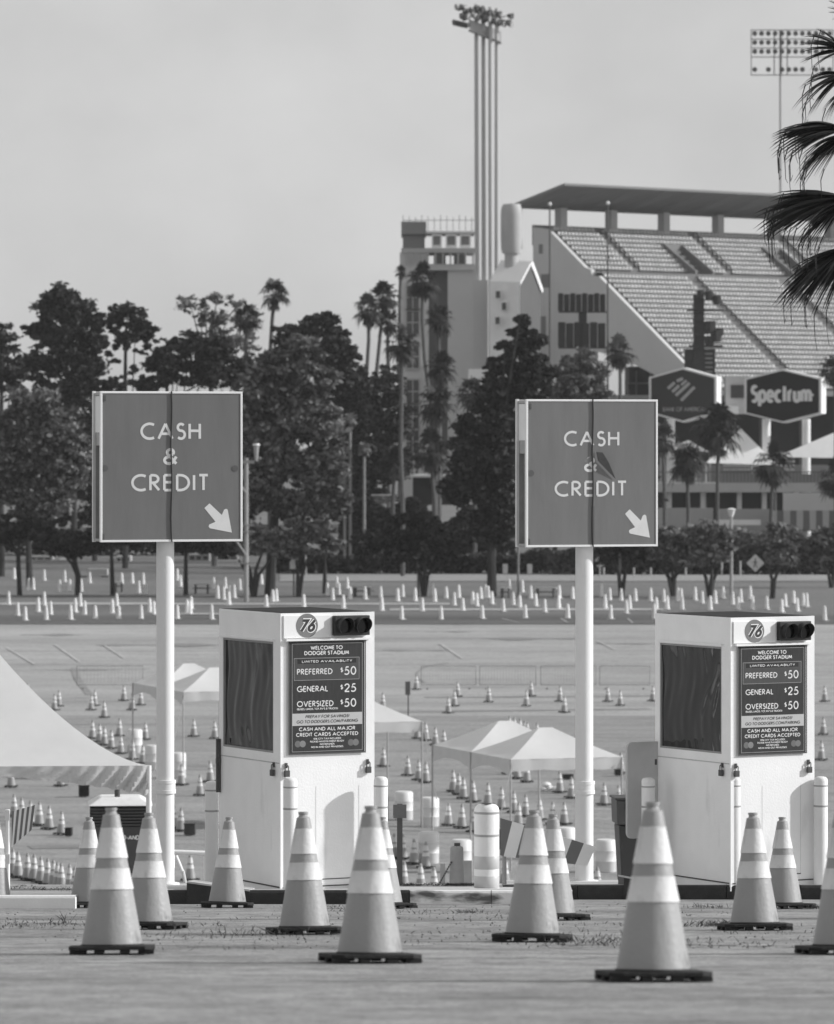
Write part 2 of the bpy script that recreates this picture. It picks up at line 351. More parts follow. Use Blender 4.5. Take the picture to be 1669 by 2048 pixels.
# darker kerb band and pale lines of the far lot, worn stripes and stains of the lower lot: thin sheets on the ground
def strip(name, x0, x1, y0, y1, m, lift=.02, skew=0, lab=None):
    d0, d1 = lotd(y1), lotd(y0)
    mb = MB(); k = 24
    for i in range(k):
        a = i/k; b = (i+1)/k; xa = x0+(x1-x0)*a; xb = x0+(x1-x0)*b
        if name == 'asphalt_stain':
            m_ = (d0+d1)/2; h_ = (d1-d0)/2; ka, kb = [h_*math.sin(math.pi*q)**.6*(.7+.5*math.sin(q*9+x0)) for q in (a, b)]
            mb.add([(X(xa, m_), m_-ka, G(m_)+lift), (X(xb, m_), m_-kb, G(m_)+lift), (X(xb, m_), m_+kb, G(m_)+lift), (X(xa, m_), m_+ka, G(m_)+lift)], [(0, 1, 2, 3)]); continue
        mb.add([(X(xa, d0)+skew, d0, G(d0)+lift), (X(xb, d0)+skew, d0, G(d0)+lift), (X(xb, d1), d1, G(d1)+lift), (X(xa, d1), d1, G(d1)+lift)], [(0, 1, 2, 3)])
    return structure(mb.build(name, m))
g_dark = ground_mat('new_asphalt_band', .12, .8, .02, .1, 0, fine=3)
g_stain = ground_mat('asphalt_stain', .25, .8, .05, .3, 0, fine=4)
line_m = mat('worn_line_paint', .46, .8, .3, .4)
strip('road', -60, 1740, 1231, 1249, g_dark, .03)
strip('road_marking', 0, 900, 1207, 1209.5, line_m, .03); strip('road_marking', 780, 1330, 1218, 1221, line_m, .034)
strip('road_marking', 10, 330, 1206, 1208, line_m, .038); strip('road_marking', 350, 440, 1228, 1230, line_m, .05)
strip('road', 560, 1740, 1150, 1163, ground_mat('pale_service_road', .3, .8, .02, .06, 0, fine=3), .04)
for x0, x1, y0, y1 in ((40, 170, 1268, 1272), (190, 460, 1287, 1294), (850, 950, 1262, 1265), (960, 1160, 1274, 1281), (760, 900, 1299, 1303), (1190, 1330, 1286, 1289), (60, 300, 1338, 1341)):
    strip('asphalt_stain', x0, x1, y0, y1, g_stain, .012)
def mark(pts, w, m=line_m, lift=.016):          # painted stall line between photo points on the lot
    mb = MB()
    for (xa, ya), (xb, yb) in zip(pts, pts[1:]):
        da, db = lotd(ya), lotd(yb); a = Vector((X(xa, da), da, G(da)+lift)); b = Vector((X(xb, db), db, G(db)+lift))
        s = (b-a).cross(Vector((0, 0, 1))).normalized()*w/2; mb.add([a-s, a+s, b+s, b-s], [(0, 1, 2, 3)])
    structure(mb.build('road_marking', m))
for q in ([(15, 1297), (70, 1330)], [(110, 1290), (160, 1325)], [(210, 1292), (250, 1318)], [(880, 1288), (925, 1318)], [(1195, 1283), (1230, 1300)], [(1256, 1238), (1266, 1247)], [(1003, 1238), (1040, 1247)], [(1122, 1238), (1136, 1246)], [(1380, 1300), (1420, 1330)]): mark(q, .09, lift=.05)
tyre = ground_mat('tyre_mark', .27, .8, .2, .4, 0)
mark([(843-math.cos(a/7*3.1-1.6)*70*(1 if a < 9 else 1)+60, 1350-math.sin(a/7*3.1-1.6)*24) for a in range(2, 8)], .14, tyre, .014)
mark([(150, 1335), (152, 1350), (162, 1368), (180, 1390)], .35, tyre, .014)
for q in ([(60, 1450), (330, 1447)], [(740, 1425), (1300, 1418)], [(850, 1395), (1310, 1392)], [(350, 1530), (430, 1532)], [(60, 1695), (330, 1690)], [(750, 1655), (1000, 1668)]): mark(q, 1.1, tyre, .012)

# ------------------------------------------------------------------ stadium and towers
D0 = 600.0
ph = R(42); U = Vector((math.cos(ph), math.sin(ph), 0)); V = Vector((math.sin(ph), -math.cos(ph), 0)); O0 = px(1103, 466, D0)
RUN, RISE = .85, .63
rows = []
for i in range(9): rows.append((RUN*i, -RISE*i))
v0 = RUN*9+1.6; z0 = -RISE*8-1.15
for i in range(23): rows.append((v0+RUN*i, z0-RISE*i))
def SP(u, v, z): return O0+U*u+V*v+Vector((0, 0, z))
stand = thing('stadium_stand', 'large concrete grandstand with pale seats under a flat canopy, right of the light tower', 'stadium', (0, 0, 0))
mb = MB(); LEN = 66
for k, (v, z) in enumerate(rows):
    nv, nz = rows[k+1] if k+1 < len(rows) else (v+RUN, z-RISE)
    a, b, c, d = SP(0, v, z), SP(LEN, v, z), SP(LEN, nv, z), SP(0, nv, z)
    e, f = SP(LEN, nv, nz), SP(0, nv, nz)
    mb.add([a, b, c, d], [(3, 2, 1, 0)]); mb.add([d, c, e, f], [(3, 2, 1, 0)])
mb.build('seating_deck', mat('deck_concrete', .16, .85, .08, .15), stand)
aisU = [(7.3, 8.8), (24.0, 25.6), (40.5, 42)]; aisL = [(15.2, 16.6), (32, 33.4), (48.5, 50)]
V2 = []; F2 = []
def seat(u, v, z):
    bu, bv = .38, .12
    c = SP(u, v+.14, z+.28); w = U*bu/2; t = V*.07; h = Vector((0, 0, .5))
    for (cc, ww, tt, hh) in ((c, w, V*.05, h), (SP(u, v+.36, z+.38), w, V*.2, Vector((0, 0, .07)))):
        o = len(V2); A = [cc-ww-tt, cc+ww-tt, cc+ww+tt, cc-ww+tt]; V2.extend([tuple(p) for p in A]+[tuple(p+hh) for p in A])
        F2.extend([tuple(o+i for i in q) for q in ((4, 5, 6, 7), (0, 1, 5, 4), (1, 2, 6, 5), (2, 3, 7, 6), (3, 0, 4, 7))])
for k, (v, z) in enumerate(rows):
    up = k < 9; u = .4
    while u < 62:
        ok = not any(a < u < b for a, b in (aisU if up else aisL))
        if 3 <= k < 9 and (17.2 < u < 20.6 or 35.5 < u < 39): ok = False
        if ok: seat(u, v, z)
        u += .62
sm = MB(); sm.v = V2; sm.f = F2; sm.m = [0]*len(F2); so = sm.build('seats', seatm, stand); so['kind'] = 'stuff'
for a, b in aisU: MB().tube(SP(b+.1, 0, .9), SP(b+.1, 8*RUN, -8*RISE+.9), .07, n=4).build('aisle_rail', dsteel, stand)
for a, b in aisL: MB().tube(SP(b+.1, v0, z0+.9), SP(b+.1, v0+22*RUN, z0-22*RISE+.9), .07, n=4).build('aisle_rail', dsteel, stand)
mb = MB(); zt = -RISE*8
for a, b in ((0.2, 7.2), (8.9, 17), (20.7, 24), (25.7, 35.4), (39, 62)):
    mb.hexa([SP(a, v0-1.5, zt-1.1), SP(b, v0-1.5, zt-1.1), SP(b, v0-1.35, zt-1.1), SP(a, v0-1.35, zt-1.1), SP(a, v0-1.5, zt-.1), SP(b, v0-1.5, zt-.1), SP(b, v0-1.35, zt-.1), SP(a, v0-1.35, zt-.1)])
mb.build('walkway_wall', grey1, stand)
for a, b in ((17.2, 20.6), (35.5, 39)):
    mb = MB(); mb.hexa([SP(a, 2.4, -4.8), SP(b, 2.4, -4.8), SP(b, 2.9, -4.8), SP(a, 2.9, -4.8), SP(a, 2.4, -1.0), SP(b, 2.4, -1.0), SP(b, 2.9, -1.0), SP(a, 2.9, -1.0)])
    for uu in (a, b-.25):
        mb.add([SP(uu, 2.9, -5.4), SP(uu, 8.6, -6), SP(uu, 8.6, -4.6), SP(uu, 2.9, -1), SP(uu+.25, 2.9, -5.4), SP(uu+.25, 8.6, -6), SP(uu+.25, 8.6, -4.6), SP(uu+.25, 2.9, -1)],
               [(0, 1, 2, 3), (7, 6, 5, 4), (0, 4, 5, 1), (1, 5, 6, 2), (2, 6, 7, 3), (3, 7, 4, 0)])
    mb.build('stair_opening', roofm, stand)
# end wall following the rake
prof = [(-2.7, .8)]+[(v, z+.5) for v, z in rows[:9:4]]+[(v0-1.4, zt+.2), (v0-1.2, z0+.5)]+[(v, z+.5) for v, z in rows[9::11]]+[(rows[-1][0]+1, rows[-1][1]+.3)]
low = [(rows[-1][0]+1, rows[-1][1]-1.8), (14.0, -16.2), (8.5, -15.0), (8.5, -36), (-2.7, -36)]
pts = prof+low; mb = MB(); n = len(pts)
vs = [SP(-.02, v, z) for v, z in pts]+[SP(-.62, v, z) for v, z in pts]
mb.add(vs, [tuple(range(n)), tuple(range(2*n-1, n-1, -1))]+[(i, n+i, n+(i+1) % n, (i+1) % n) for i in range(n)])
mb.build('end_wall', grey2, stand)
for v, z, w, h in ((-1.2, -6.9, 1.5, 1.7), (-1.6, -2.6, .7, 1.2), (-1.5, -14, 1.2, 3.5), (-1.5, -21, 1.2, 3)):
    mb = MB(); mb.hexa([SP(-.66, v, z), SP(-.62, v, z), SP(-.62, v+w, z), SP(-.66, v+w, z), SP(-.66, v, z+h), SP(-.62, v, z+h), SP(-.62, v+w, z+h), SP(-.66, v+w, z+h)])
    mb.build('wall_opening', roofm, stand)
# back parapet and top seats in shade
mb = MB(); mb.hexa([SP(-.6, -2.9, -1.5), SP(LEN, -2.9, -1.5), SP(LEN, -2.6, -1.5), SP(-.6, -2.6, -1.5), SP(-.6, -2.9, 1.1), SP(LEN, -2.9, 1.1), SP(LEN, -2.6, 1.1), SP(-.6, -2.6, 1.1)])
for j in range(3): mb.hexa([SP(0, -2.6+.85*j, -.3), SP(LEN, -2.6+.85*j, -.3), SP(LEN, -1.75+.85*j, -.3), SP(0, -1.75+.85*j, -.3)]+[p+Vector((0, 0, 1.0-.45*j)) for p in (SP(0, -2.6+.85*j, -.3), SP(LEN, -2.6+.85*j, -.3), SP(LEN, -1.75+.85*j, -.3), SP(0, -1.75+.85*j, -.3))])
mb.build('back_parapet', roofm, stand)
# canopy: folded plates, low along the back, high along the field side
zc = 3.25; zf = 5.55
can = thing('stadium_canopy', 'flat grey folded canopy carried on short columns above the top rows of seats', 'canopy')
mb = MB(); mod = 6.0; kk = 0; uu = -4.6
while uu < LEN:
    a, b, c = uu, uu+mod/2, uu+mod
    for p, q, sgn in ((a, b, 0), (b, c, 1)):
        zA = 0 if sgn == 0 else -.55; zB = -.55 if sgn == 0 else 0
        p0, p1, p2, p3 = SP(p, -2.4, zc), SP(q, -2.4, zc), SP(q, 7.2, zf), SP(p, 7.2, zf)
        t = Vector((0, 0, .3)); cc = SP((p+q)/2+(1 if sgn else -1)*.9, 1.2, (zc+zf)/2-.75+.45*sgn)
        mb.add([p0, p1, p2, p3, p0+t, p1+t, p2+t, p3+t, cc], [(1, 0, 8), (2, 1, 8), (3, 2, 8), (0, 3, 8), (4, 5, 6, 7), (0, 1, 5, 4), (1, 2, 6, 5), (2, 3, 7, 6), (3, 0, 4, 7)])
    uu += mod
mb.build('roof_plate', roofm, can)
mb = MB(); mb.hexa([SP(-4.7, -2.75, zc-.15), SP(LEN, -2.75, zc-.15), SP(LEN, -2.42, zc-.15), SP(-4.7, -2.42, zc-.15), SP(-4.7, -2.75, zc+.45), SP(LEN, -2.75, zc+.45), SP(LEN, -2.42, zc+.45), SP(-4.7, -2.42, zc+.45)])
mb.build('roof_edge', grey1, can)
for u in (2.6, 11.5, 21.0, 31.0, 41.5, 52.5):
    mb = MB(); a = [SP(u-.55, -1.5, -.4), SP(u+.55, -1.5, -.4), SP(u+.55, -.35, -.4), SP(u-.55, -.35, -.4)]
    mb.hexa(a+[p+Vector((0, 0, zc+.42)) for p in a]); mb.build('column', grey3, can)
# concourse block under the stand
conb = thing('concourse_building', 'dark open concourse under the grandstand behind the two hexagonal signs', 'building')
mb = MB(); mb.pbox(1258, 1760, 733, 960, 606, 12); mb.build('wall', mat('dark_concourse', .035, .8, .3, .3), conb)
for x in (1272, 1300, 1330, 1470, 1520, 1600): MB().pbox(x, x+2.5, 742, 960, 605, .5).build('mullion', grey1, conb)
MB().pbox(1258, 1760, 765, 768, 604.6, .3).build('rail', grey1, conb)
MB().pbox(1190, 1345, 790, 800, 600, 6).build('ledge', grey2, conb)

# elevator tower left of the light tower
ev = thing('elevator_tower', 'grey concrete lift tower with glazed top storey and stacked windows, behind the palms', 'tower')
d = 592
MB().pbox(800, 858, 505, 1010, d, 14).build('wall', grey2, ev)
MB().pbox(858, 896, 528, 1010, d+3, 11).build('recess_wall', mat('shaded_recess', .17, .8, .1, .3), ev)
MB().pbox(896, 950, 540, 1010, d+.5, 13).build('side_wall', grey2, ev)
MB().pbox(803, 853, 443, 468, d-.5, 12).build('machine_room', mat('machine_room_grey', .22, .8, .1, .3), ev)
MB().pbox(853.5, 950, 462, 466, d, 10).build('roof_slab', stwhite, ev)
MB().pbox(803, 950, 496, 505, d-.3, 11).build('floor_slab', grey3, ev)
MB().pbox(806, 850, 470, 495, d+1, 8).build('glass_storey', mat('hazy_glass', .22, .2, .1, .3), ev)
for x0, x1 in ((864, 884), (892, 914), (920, 942)):
    w = MB(); w.pbox(x0, x0+3, 468, 495, d+.2, .6); w.pbox(x1-3, x1, 468, 495, d+.2, .6); w.pbox(x0+3, x1-3, 468, 472, d+.2, .6); w.pbox(x0+3, x1-3, 490, 495, d+.2, .6)
    fr = w.build('window', stwhite, ev); MB().pbox(x0+3, x1-3, 472, 490, d+.5, .2).build('pane', mat('hazy_glass', .22), fr)
for x in (812, 826, 840, 855, 870, 885, 900, 915, 930, 945): MB().pbox(x, x+3, 505.5, 530 if x < 858 else 528, d-.6, .4).build('column', grey3, ev)
for x in (868, 908): MB().pbox(x, x+24, 508, 533, d+1.5, 1).build('dark_bay', glassd, ev)
MB().pbox(858, 950, 528, 540, d, 12).build('beam', grey2, ev)
mb = MB()
for i in range(12): mb.pbox(806+i*12.5, 807+i*12.5, 430+(i % 3)*2, 443 if i < 4 else 462, d+3, .1)
mb.pbox(806, 950, 440, 441, d+3, .1); mb.build('roof_railing', dsteel, ev)
for y0 in (572, 622, 690, 760, 810, 860):
    w = MB(); w.pbox(811, 841, y0-4, y0, d-.35, .34); w.pbox(811, 841, y0+46, y0+49, d-.35, .34); w.pbox(811, 814, y0, y0+46, d-.35, .34); w.pbox(838, 841, y0, y0+46, d-.35, .34)
    w.pbox(825, 827, y0, y0+46, d-.3, .28); w.pbox(814, 825, y0+22, y0+24, d-.3, .28); w.pbox(827, 838, y0+22, y0+24, d-.3, .28)
    fr = w.build('window', grey3, ev)
    for xa, xb, ya, yb in ((814, 825, y0, y0+22), (827, 838, y0, y0+22), (814, 825, y0+24, y0+46), (827, 838, y0+24, y0+46)):
        MB().pbox(xa, xb, ya, yb, d-.2, .15).build('pane', glassd, fr)

# light tower of four white pipes
lt = thing('light_tower', 'tall floodlight tower of four pale pipes standing beside the lift tower', 'floodlight tower')
d = 586; pip = mat('pale_pipe', .46, .6, .05, .2)
for i, (xt, xb) in enumerate(((953, 956), (967, 969), (981, 983), (994, 994))):
    b = px(xb, 1010, d+(1.2 if i % 2 else 0)); t = px(xt, 60, d+(1.2 if i % 2 else 0)); MB().tube(b, t, .34, .25, 12).build('pipe', pip, lt, True)
MB().pbox(946, 976, 560, 740, d-1.2, 2.4).build('pier', grey2, lt)
def slab(xa, ya, xb, yb, h, nm, m, y0=0, th=.5):
    a = px(xa, ya, d-1.4+y0); b = px(xb, yb, d+1.4+y0); t = Vector((0, 0, h/16.2)); w = Vector((0, th, 0)); MB().hexa([a, b, b+w, a+w, a+t, b+t, b+t+w, a+t+w]).build(nm, m, lt)
slab(938, 60, 1003, 85, 22, 'lamp_rack', mat('rack_pale', .4, .6, .15, .8)); slab(938, 61, 1003, 87, 3, 'walkway', dsteel, -.5, 1.4); slab(925, 27, 1012, 44, 4, 'crossbeam', dsteel, .2)
for x, y in ((953, 60), (967, 62), (981, 72), (994, 80)): MB().tube(px(x, y, d), px(x, 8+(x-950)*.2, d), .25, n=8).build('pipe', pip, lt, True)
for k in range(40):
    i = k % 20; x = 924+i*4.8; y = (14 if k < 20 else 30)+i*.9+random.uniform(-3, 3); c = px(x, y, d-1.4+i*.1); q = Vector((random.choice((-.7, .6)), -.4, -.12))
    if k >= 20 and 5 < i < 8: continue
    MB().tube(c, c+q, .18, .42, 8).build('floodlight', dsteel if k % 3 else steel, lt, True)
for k in range(7): c = px(916+k*4, 44+k*.9, d-1.2); MB().tube(c, c+Vector((-.5, -.3, -.1)), .2, .4, 8).build('floodlight', dsteel, lt, True)
# second floodlight rack on one mast
l2 = thing('floodlight_mast', 'single floodlight mast with a wide rack of small lamps behind the palm fronds', 'floodlight mast')
d = 740; MB().tube(px(1563, 1030, d), px(1561, 60, d), .25, .17, 10).build('mast', steel, l2, True)
for y in (59, 77, 95, 113, 149): MB().pbox(1502, 1668, y, y+2, d-.3, .2).build('rack_bar', steel, l2)
for x in (1502, 1666): MB().pbox(x, x+2, 61.2, 148.8, d-.25, .12).build('rack_side', steel, l2)
for x in (1548, 1562, 1574): MB().pbox(x, x+2, 61.2, 148.8, d-.55, .12).build('rack_brace', dsteel, l2)
lp = None
for j, y in enumerate((67, 85, 103, 139)):
    for i in range(12):
        if j == 3 and i in (1, 3, 8): continue
        c = px(1510+i*13.6, y, d-.9)
        if lp is None: lp = MB().tube((0, 0, 0), (0, .55, 0), .4, .15, 10).build('floodlight', dsteel, l2, True); o = lp
        else: o = lp.copy(); COL.objects.link(o)
        o.location = c

# gabled white tower, round sign back, small roofs
hs = thing('gabled_tower', 'narrow white tower house with steep white roof and three small windows', 'tower')
d = 578; L0 = px(980, 568, d+2); A0 = px(1040, 570, d-1); B0 = px(1082, 583, d+6); gl = .0
zb = G(d)
def quadwall(name, a, b, zt_a, zt_b, m, th=.3, par=hs):
    a2 = Vector((a.x, a.y+th, 0)); b2 = Vector((b.x, b.y+th, 0))
    return MB().hexa([(a.x, a.y, zb), (b.x, b.y, zb), (b2.x, b2.y, zb), (a2.x, a2.y, zb), (a.x, a.y, zt_a), (b.x, b.y, zt_b), (b2.x, b2.y, zt_b), (a2.x, a2.y, zt_a)]).build(name, m, par)
quadwall('front_wall', L0, A0, L0.z, A0.z, mat('corrugated_white', .8, .7, .06, .6))
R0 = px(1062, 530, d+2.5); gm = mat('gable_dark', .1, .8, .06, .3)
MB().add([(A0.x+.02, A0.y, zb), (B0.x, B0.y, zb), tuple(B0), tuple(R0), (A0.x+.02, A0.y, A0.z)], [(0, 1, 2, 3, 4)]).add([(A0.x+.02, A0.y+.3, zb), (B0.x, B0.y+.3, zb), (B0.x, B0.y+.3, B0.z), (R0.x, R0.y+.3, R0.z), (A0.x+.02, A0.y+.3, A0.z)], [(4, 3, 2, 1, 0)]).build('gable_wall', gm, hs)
RL = px(1002, 526, d+6); t = Vector((0, 0, .35))
MB().hexa([L0, A0+Vector((.1, -.1, 0)), R0+Vector((.1, -.1, .1)), RL, L0+t, A0+t+Vector((.1, -.1, 0)), R0+t+Vector((.1, -.1, .1)), RL+t]).build('roof', stwhite, hs)
MB().hexa([R0+Vector((.15, -.2, -.1)), B0+Vector((.15, -.2, -.1)), B0+Vector((.3, .6, -.1)), R0+Vector((.3, .6, -.1)), R0+t+Vector((.15, -.2, .1)), B0+t+Vector((.15, -.2, 0)), B0+t+Vector((.3, .6, 0)), R0+t+Vector((.3, .6, .1))]).build('roof_verge', stwhite, hs)
for x, y in ((992, 582), (1004, 605), (991, 634)):
    w = MB(); dd = d+.9; w.pbox(x-1, x+10, y-2, y, dd-1.2, 1.1); w.pbox(x-1, x, y, y+14, dd-1.2, 1.1); w.pbox(x+9, x+10, y, y+14, dd-1.2, 1.1); fr = w.build('window', stwhite, hs)
    MB().pbox(x, x+9, y, y+14, dd-1.0, .4).build('pane', glassd, fr)
ob = thing('round_sign', 'tall rounded drum sign seen from behind on a short post above the gabled tower', 'sign')
d = 582; prof = [(.15, 0), (1.15, .05), (1.3, .6), (1.36, 2), (1.36, 4.8), (1.3, 5.6), (1.05, 6.1), (.2, 6.2)]
o = MB().lathe([(r, z) for r, z in prof], 24, tuple(px(1024, 508, d))).build('drum', mat('drum_white', .42, .6, .12, .25), ob, True)
MB().tube(px(1023, 600, d), px(1023, 505, d), .75, .85, 12).build('post', grey3, ob, True)
MB().pbox(1042, 1045, 412, 498, d-.5, 1).build('rim', roofm, ob)
for x0, x1, y0, y1, dd in ((938, 985, 738, 757, 560), (1076, 1112, 740, 768, 570)):
    q = thing('kiosk', 'small white roofed kiosk %s' % ('beside the foot of the light tower' if x0 < 1000 else 'between the pines and the first flagpole'), 'kiosk')
    MB().pbox(x0, x1, y0, y1, dd, 4).build('roof', stwhite, q); MB().tube(px(x0+3, y1, dd+1), px(x0+3, 1075, dd+1), .12).build('post', stwhite, q); MB().tube(px(x1-3, y1, dd+1), px(x1-3, 1075, dd+1), .12).build('post', stwhite, q)
for x, yt, lab in ((1100, 405, 'tall dark flagpole with a pale ball on top, the one nearer the gabled tower'), (1216, 403, 'tall dark flagpole with a pale ball on top, passing in front of the speaker racks')):
    q = thing('flagpole', lab, 'flagpole', group='flagpoles before the grandstand'); d = 540
    MB().tube(px(x, 1030, d), px(x, yt+6, d), .14, .09, 8).build('pole', dsteel, q, True)
    c = px(x, yt+3, d); MB().lathe([(.02, -.22), (.16, -.16), (.22, 0), (.16, .16), (.02, .22)], 10, tuple(c)).build('finial', stwhite, q, True)
# speaker racks
sp = thing('speaker_rack', 'pair of dark stacked loudspeaker rows on a post before the grandstand end wall', 'loudspeakers'); d = 556
MB().pbox(1158, 1174, 622, 820, d, 1).build('post', black, sp); 
for y0, y1, n in ((586, 622, 8), (644, 694, 6)):
    MB().pbox(1118, 1214, y1, y1+3, d-.4, 1.6).build('shelf', black, sp)
    for i in range(n):
        w = 96/n; MB().pbox(1117+i*w, 1117+(i+1)*w-1.5, y0+(i % 2)*2, y1-.2, d-.4+(i % 3)*.15, 1.2).build('speaker', rubber, sp, bevel=.1)
s2 = thing('speaker_tower', 'dark speaker and lamp tower standing before the seats above the left hexagonal sign', 'speaker tower'); d = 566
MB().pbox(1388, 1409, 588, 745, d, 1.5).build('mast', black, s2); MB().pbox(1370, 1431, 698, 760, d+.2, 1).build('base', rubber, s2)
MB().pbox(1377, 1448, 619, 622, d-.5, 2).build('platform', black, s2); MB().pbox(1380, 1446, 690, 694, d-.5, 2).build('platform', black, s2)
for x, y, r in ((1418, 592, 9), (1434, 600, 9), (1401, 588, 8), (1420, 655, 13), (1432, 672, 12), (1418, 682, 10), (1440, 664, 8)):
    MB().tube(px(x, y-r, d-.8), px(x+1, y+r, d-.8), r/17, r/19, 8).build('speaker', rubber, s2, True)
for i in range(5): MB().pbox(1411, 1426, 706+i*9, 709+i*9, d+.1, .3).build('rung', grey1, s2)

# hexagonal advertising boxes
def hexsign(cx, cy, hw, hh, sh, d, name, label):
    """pointy-topped box; sh is the shoulder height"""
    t = thing(name, label, 'sign', tuple(px(cx, cy, d)), R(-14))
    s = F/d; a = hw/s; b = hh/s; c = sh/s; P = [(-a, -c), (0, -b), (a, -c), (a, c), (0, b), (-a, c)]
    MB().prism(P, 0, 3.4).build('box', stwhite, t)
    k = 1-5/hw; MB().prism([(x*k, z*k) for x, z in P], -.06, -.01).build('face', mat('face_'+name, .04 if hw < 70 else .014, .7, .06, .5, spec=.1), t)
    return t, s
h1, s = hexsign(1366, 790, 69, 55, 36, 560, 'bank_sign', 'hexagonal box sign with striped flag logo left of the Spectrum sign')
mb = MB(); lm = mat('dim_lettering', .3)
text(mb, 'BANK OF AMERICA', 9/s, .1, -33/s, -.08, .16, .2, width=84/s); mb.build('lettering', mat('dim_lettering', .3, .5, .05, 3), h1)
mb = MB()
def para(x0, z0, x1, z1, w, rr):        # one slanting flag stripe
    p = [(x0, z0), (x1, z1)]; dx, dz = x1-x0, z1-z0; l = math.hypot(dx, dz); nx, nz = -dz/l*w/2, dx/l*w/2
    fill(mb, [((x0+nx)/s, (z0+nz)/s), ((x0-nx)/s, (z0-nz)/s), ((x1-nx)/s, (z1-nz)/s), ((x1+nx)/s, (z1+nz)/s)][::-1], -.08)
for q in ((-30, 13, -16, 25), (-21, 6, -7, 19), (-12, 28, 1, 33), (-14, -1, 14, 24), (-3, -11, 24, 16)): para(*q, 6.2, 0)
for q in ((-3, 20, 8, 29),): para(*q, 5, 0)
mb.build('logo', mat('dim_logo', .4), h1)
h2, s = hexsign(1566, 792, 78, 54, 35, 552, 'cable_sign', 'hexagonal dark box sign lettered Spectrum at the right edge')
mb = MB(); text(mb, 'Spectrum', 37/s, -3/s, -14/s, -.08, .19, .25, width=122/s); fill(mb, [(58/s, -2/s), (64/s, 2/s), (58/s, 6/s)], -.081); mb.build('lettering', mat('white_lettering', .7), h2)
for x, y1, t_ in ((1342, 895, h1), (1533, 945, h2), (1613, 1060, h2)):
    p = MB().tube(px(x, 838, 556), px(x, y1+80, 556), .5, n=12).build('post', stwhite, None, True); p.parent = t_; p.matrix_parent_inverse = Matrix.Rotation(R(14), 4, 'Z') @ Matrix.Translation(-Vector(t_.location))
# box office link between the signs
q = thing('booth_block', 'small white block with a dark window between the two hexagonal signs', 'building')
MB().pbox(1452, 1500, 752, 828, 562, 3).build('wall', grey3, q); MB().pbox(1462, 1490, 770, 796, 561.8, .2).build('window', glassd, q); MB().pbox(1452, 1478, 812, 828, 560, 1.5).build('awning', stwhite, q)
# white event tents, small stand, decks, walls
def gable_tent(x0, x1, xa, ya, ye, d, label):
    t = thing('marquee', label, 'tent', group='white marquees by the stadium'); a = px(x0, ye, d); b = px(x1, ye+4, d+3); c = px(xa, ya, d+4); e = px((x0+x1)/2+20, ye-6, d+9)
    MB().add([a, b, c, e], [(0, 1, 2), (1, 3, 2), (3, 0, 2), (0, 3, 1)]).build('roof', tentf, t); 
    for p in (a, b, e): MB().tube(p, (p.x, p.y, G(d)), .1).build('leg', steel, t)
gable_tent(1412, 1556, 1482, 857, 926, 548, 'white peaked marquee under the hexagonal signs behind the curly palm')
gable_tent(1552, 1800, 1700, 852, 914, 546, 'white peaked marquee at the right edge under the Spectrum sign')
gable_tent(1322, 1420, 1378, 880, 900, 552, 'white low marquee half hidden by palms beside the right cash sign')
q = thing('pavilion', 'low open stadium pavilion with a long pale deck over dark bays, behind the palms', 'building'); d = 545
MB().pbox(1300, 1760, 966, 984, d, 10).build('deck_slab', grey3, q)
MB().pbox(1300, 1760, 985, 1062, d+4, 3).build('dark_bay', mat('near_black', .02, .8, .2, .3), q)  # shade inside the open bays, put into the near-black colour
for x in (1335, 1402, 1475, 1525, 1590): MB().pbox(x, x+9, 984.2, 1050, d+1, 1.2).build('column', grey2, q)
MB().pbox(1300, 1760, 930, 966, d+18, 1).build('back_wall', grey1, q)
r_ = MB(); 
for i in range(46): r_.pbox(1440+i*7, 1441+i*7, 945, 966, d+.3, .06)
r_.pbox(1318, 1760, 943, 945, d+.3, .08); r_.build('railing', dsteel, q)
r_ = MB(); r_.pbox(1440, 1760, 948, 965.8, d+.6, .05); r_.build('railing_mesh', grey1, q)
w = MB()
for r0 in range(5):
    for i in range(24): w.pbox(1448+i*6, 1452+i*6, 905+r0*8, 909+r0*8, d+15.5-r0*.7, .5)
o = w.build('seats', seatm, q); o['kind'] = 'stuff'
for x0, x1, y0, y1, v, dd, nm, lab in ((1316, 1427, 1016, 1055, .34, 538, 'wall', 'pale retaining wall between the right cash sign and the curly palm'), (1567, 1760, 986, 1020, .5, 536, 'wall', 'white block wall at the right edge above the slatted fence'),
    (1428, 1522, 1040, 1050, .7, 534, 'banner', 'long white banner hung low beside the street light'), (1436, 1540, 1018, 1040, .3, 537, 'wall', 'low grey wall under the pavilion deck left of the slatted fence')):
    tag(MB().pbox(x0, x1, y0, y1+(25 if nm == 'wall' else 0), dd, .6).build(nm, mat('pale_wall_%g' % v, v, .8, .08, .3)), lab, nm)
fe = thing('slatted_fence', 'fence of alternating pale and dark upright panels at the right edge', 'fence')
for i in range(16): MB().pbox(1542+i*13, 1554.5+i*13, 1021, 1060, 533, .2).build('panel', mat('fence_pale', .36, .8, .1, .4) if i % 2 == 0 else mat('fence_dark', .12, .8, .1, .4), fe)
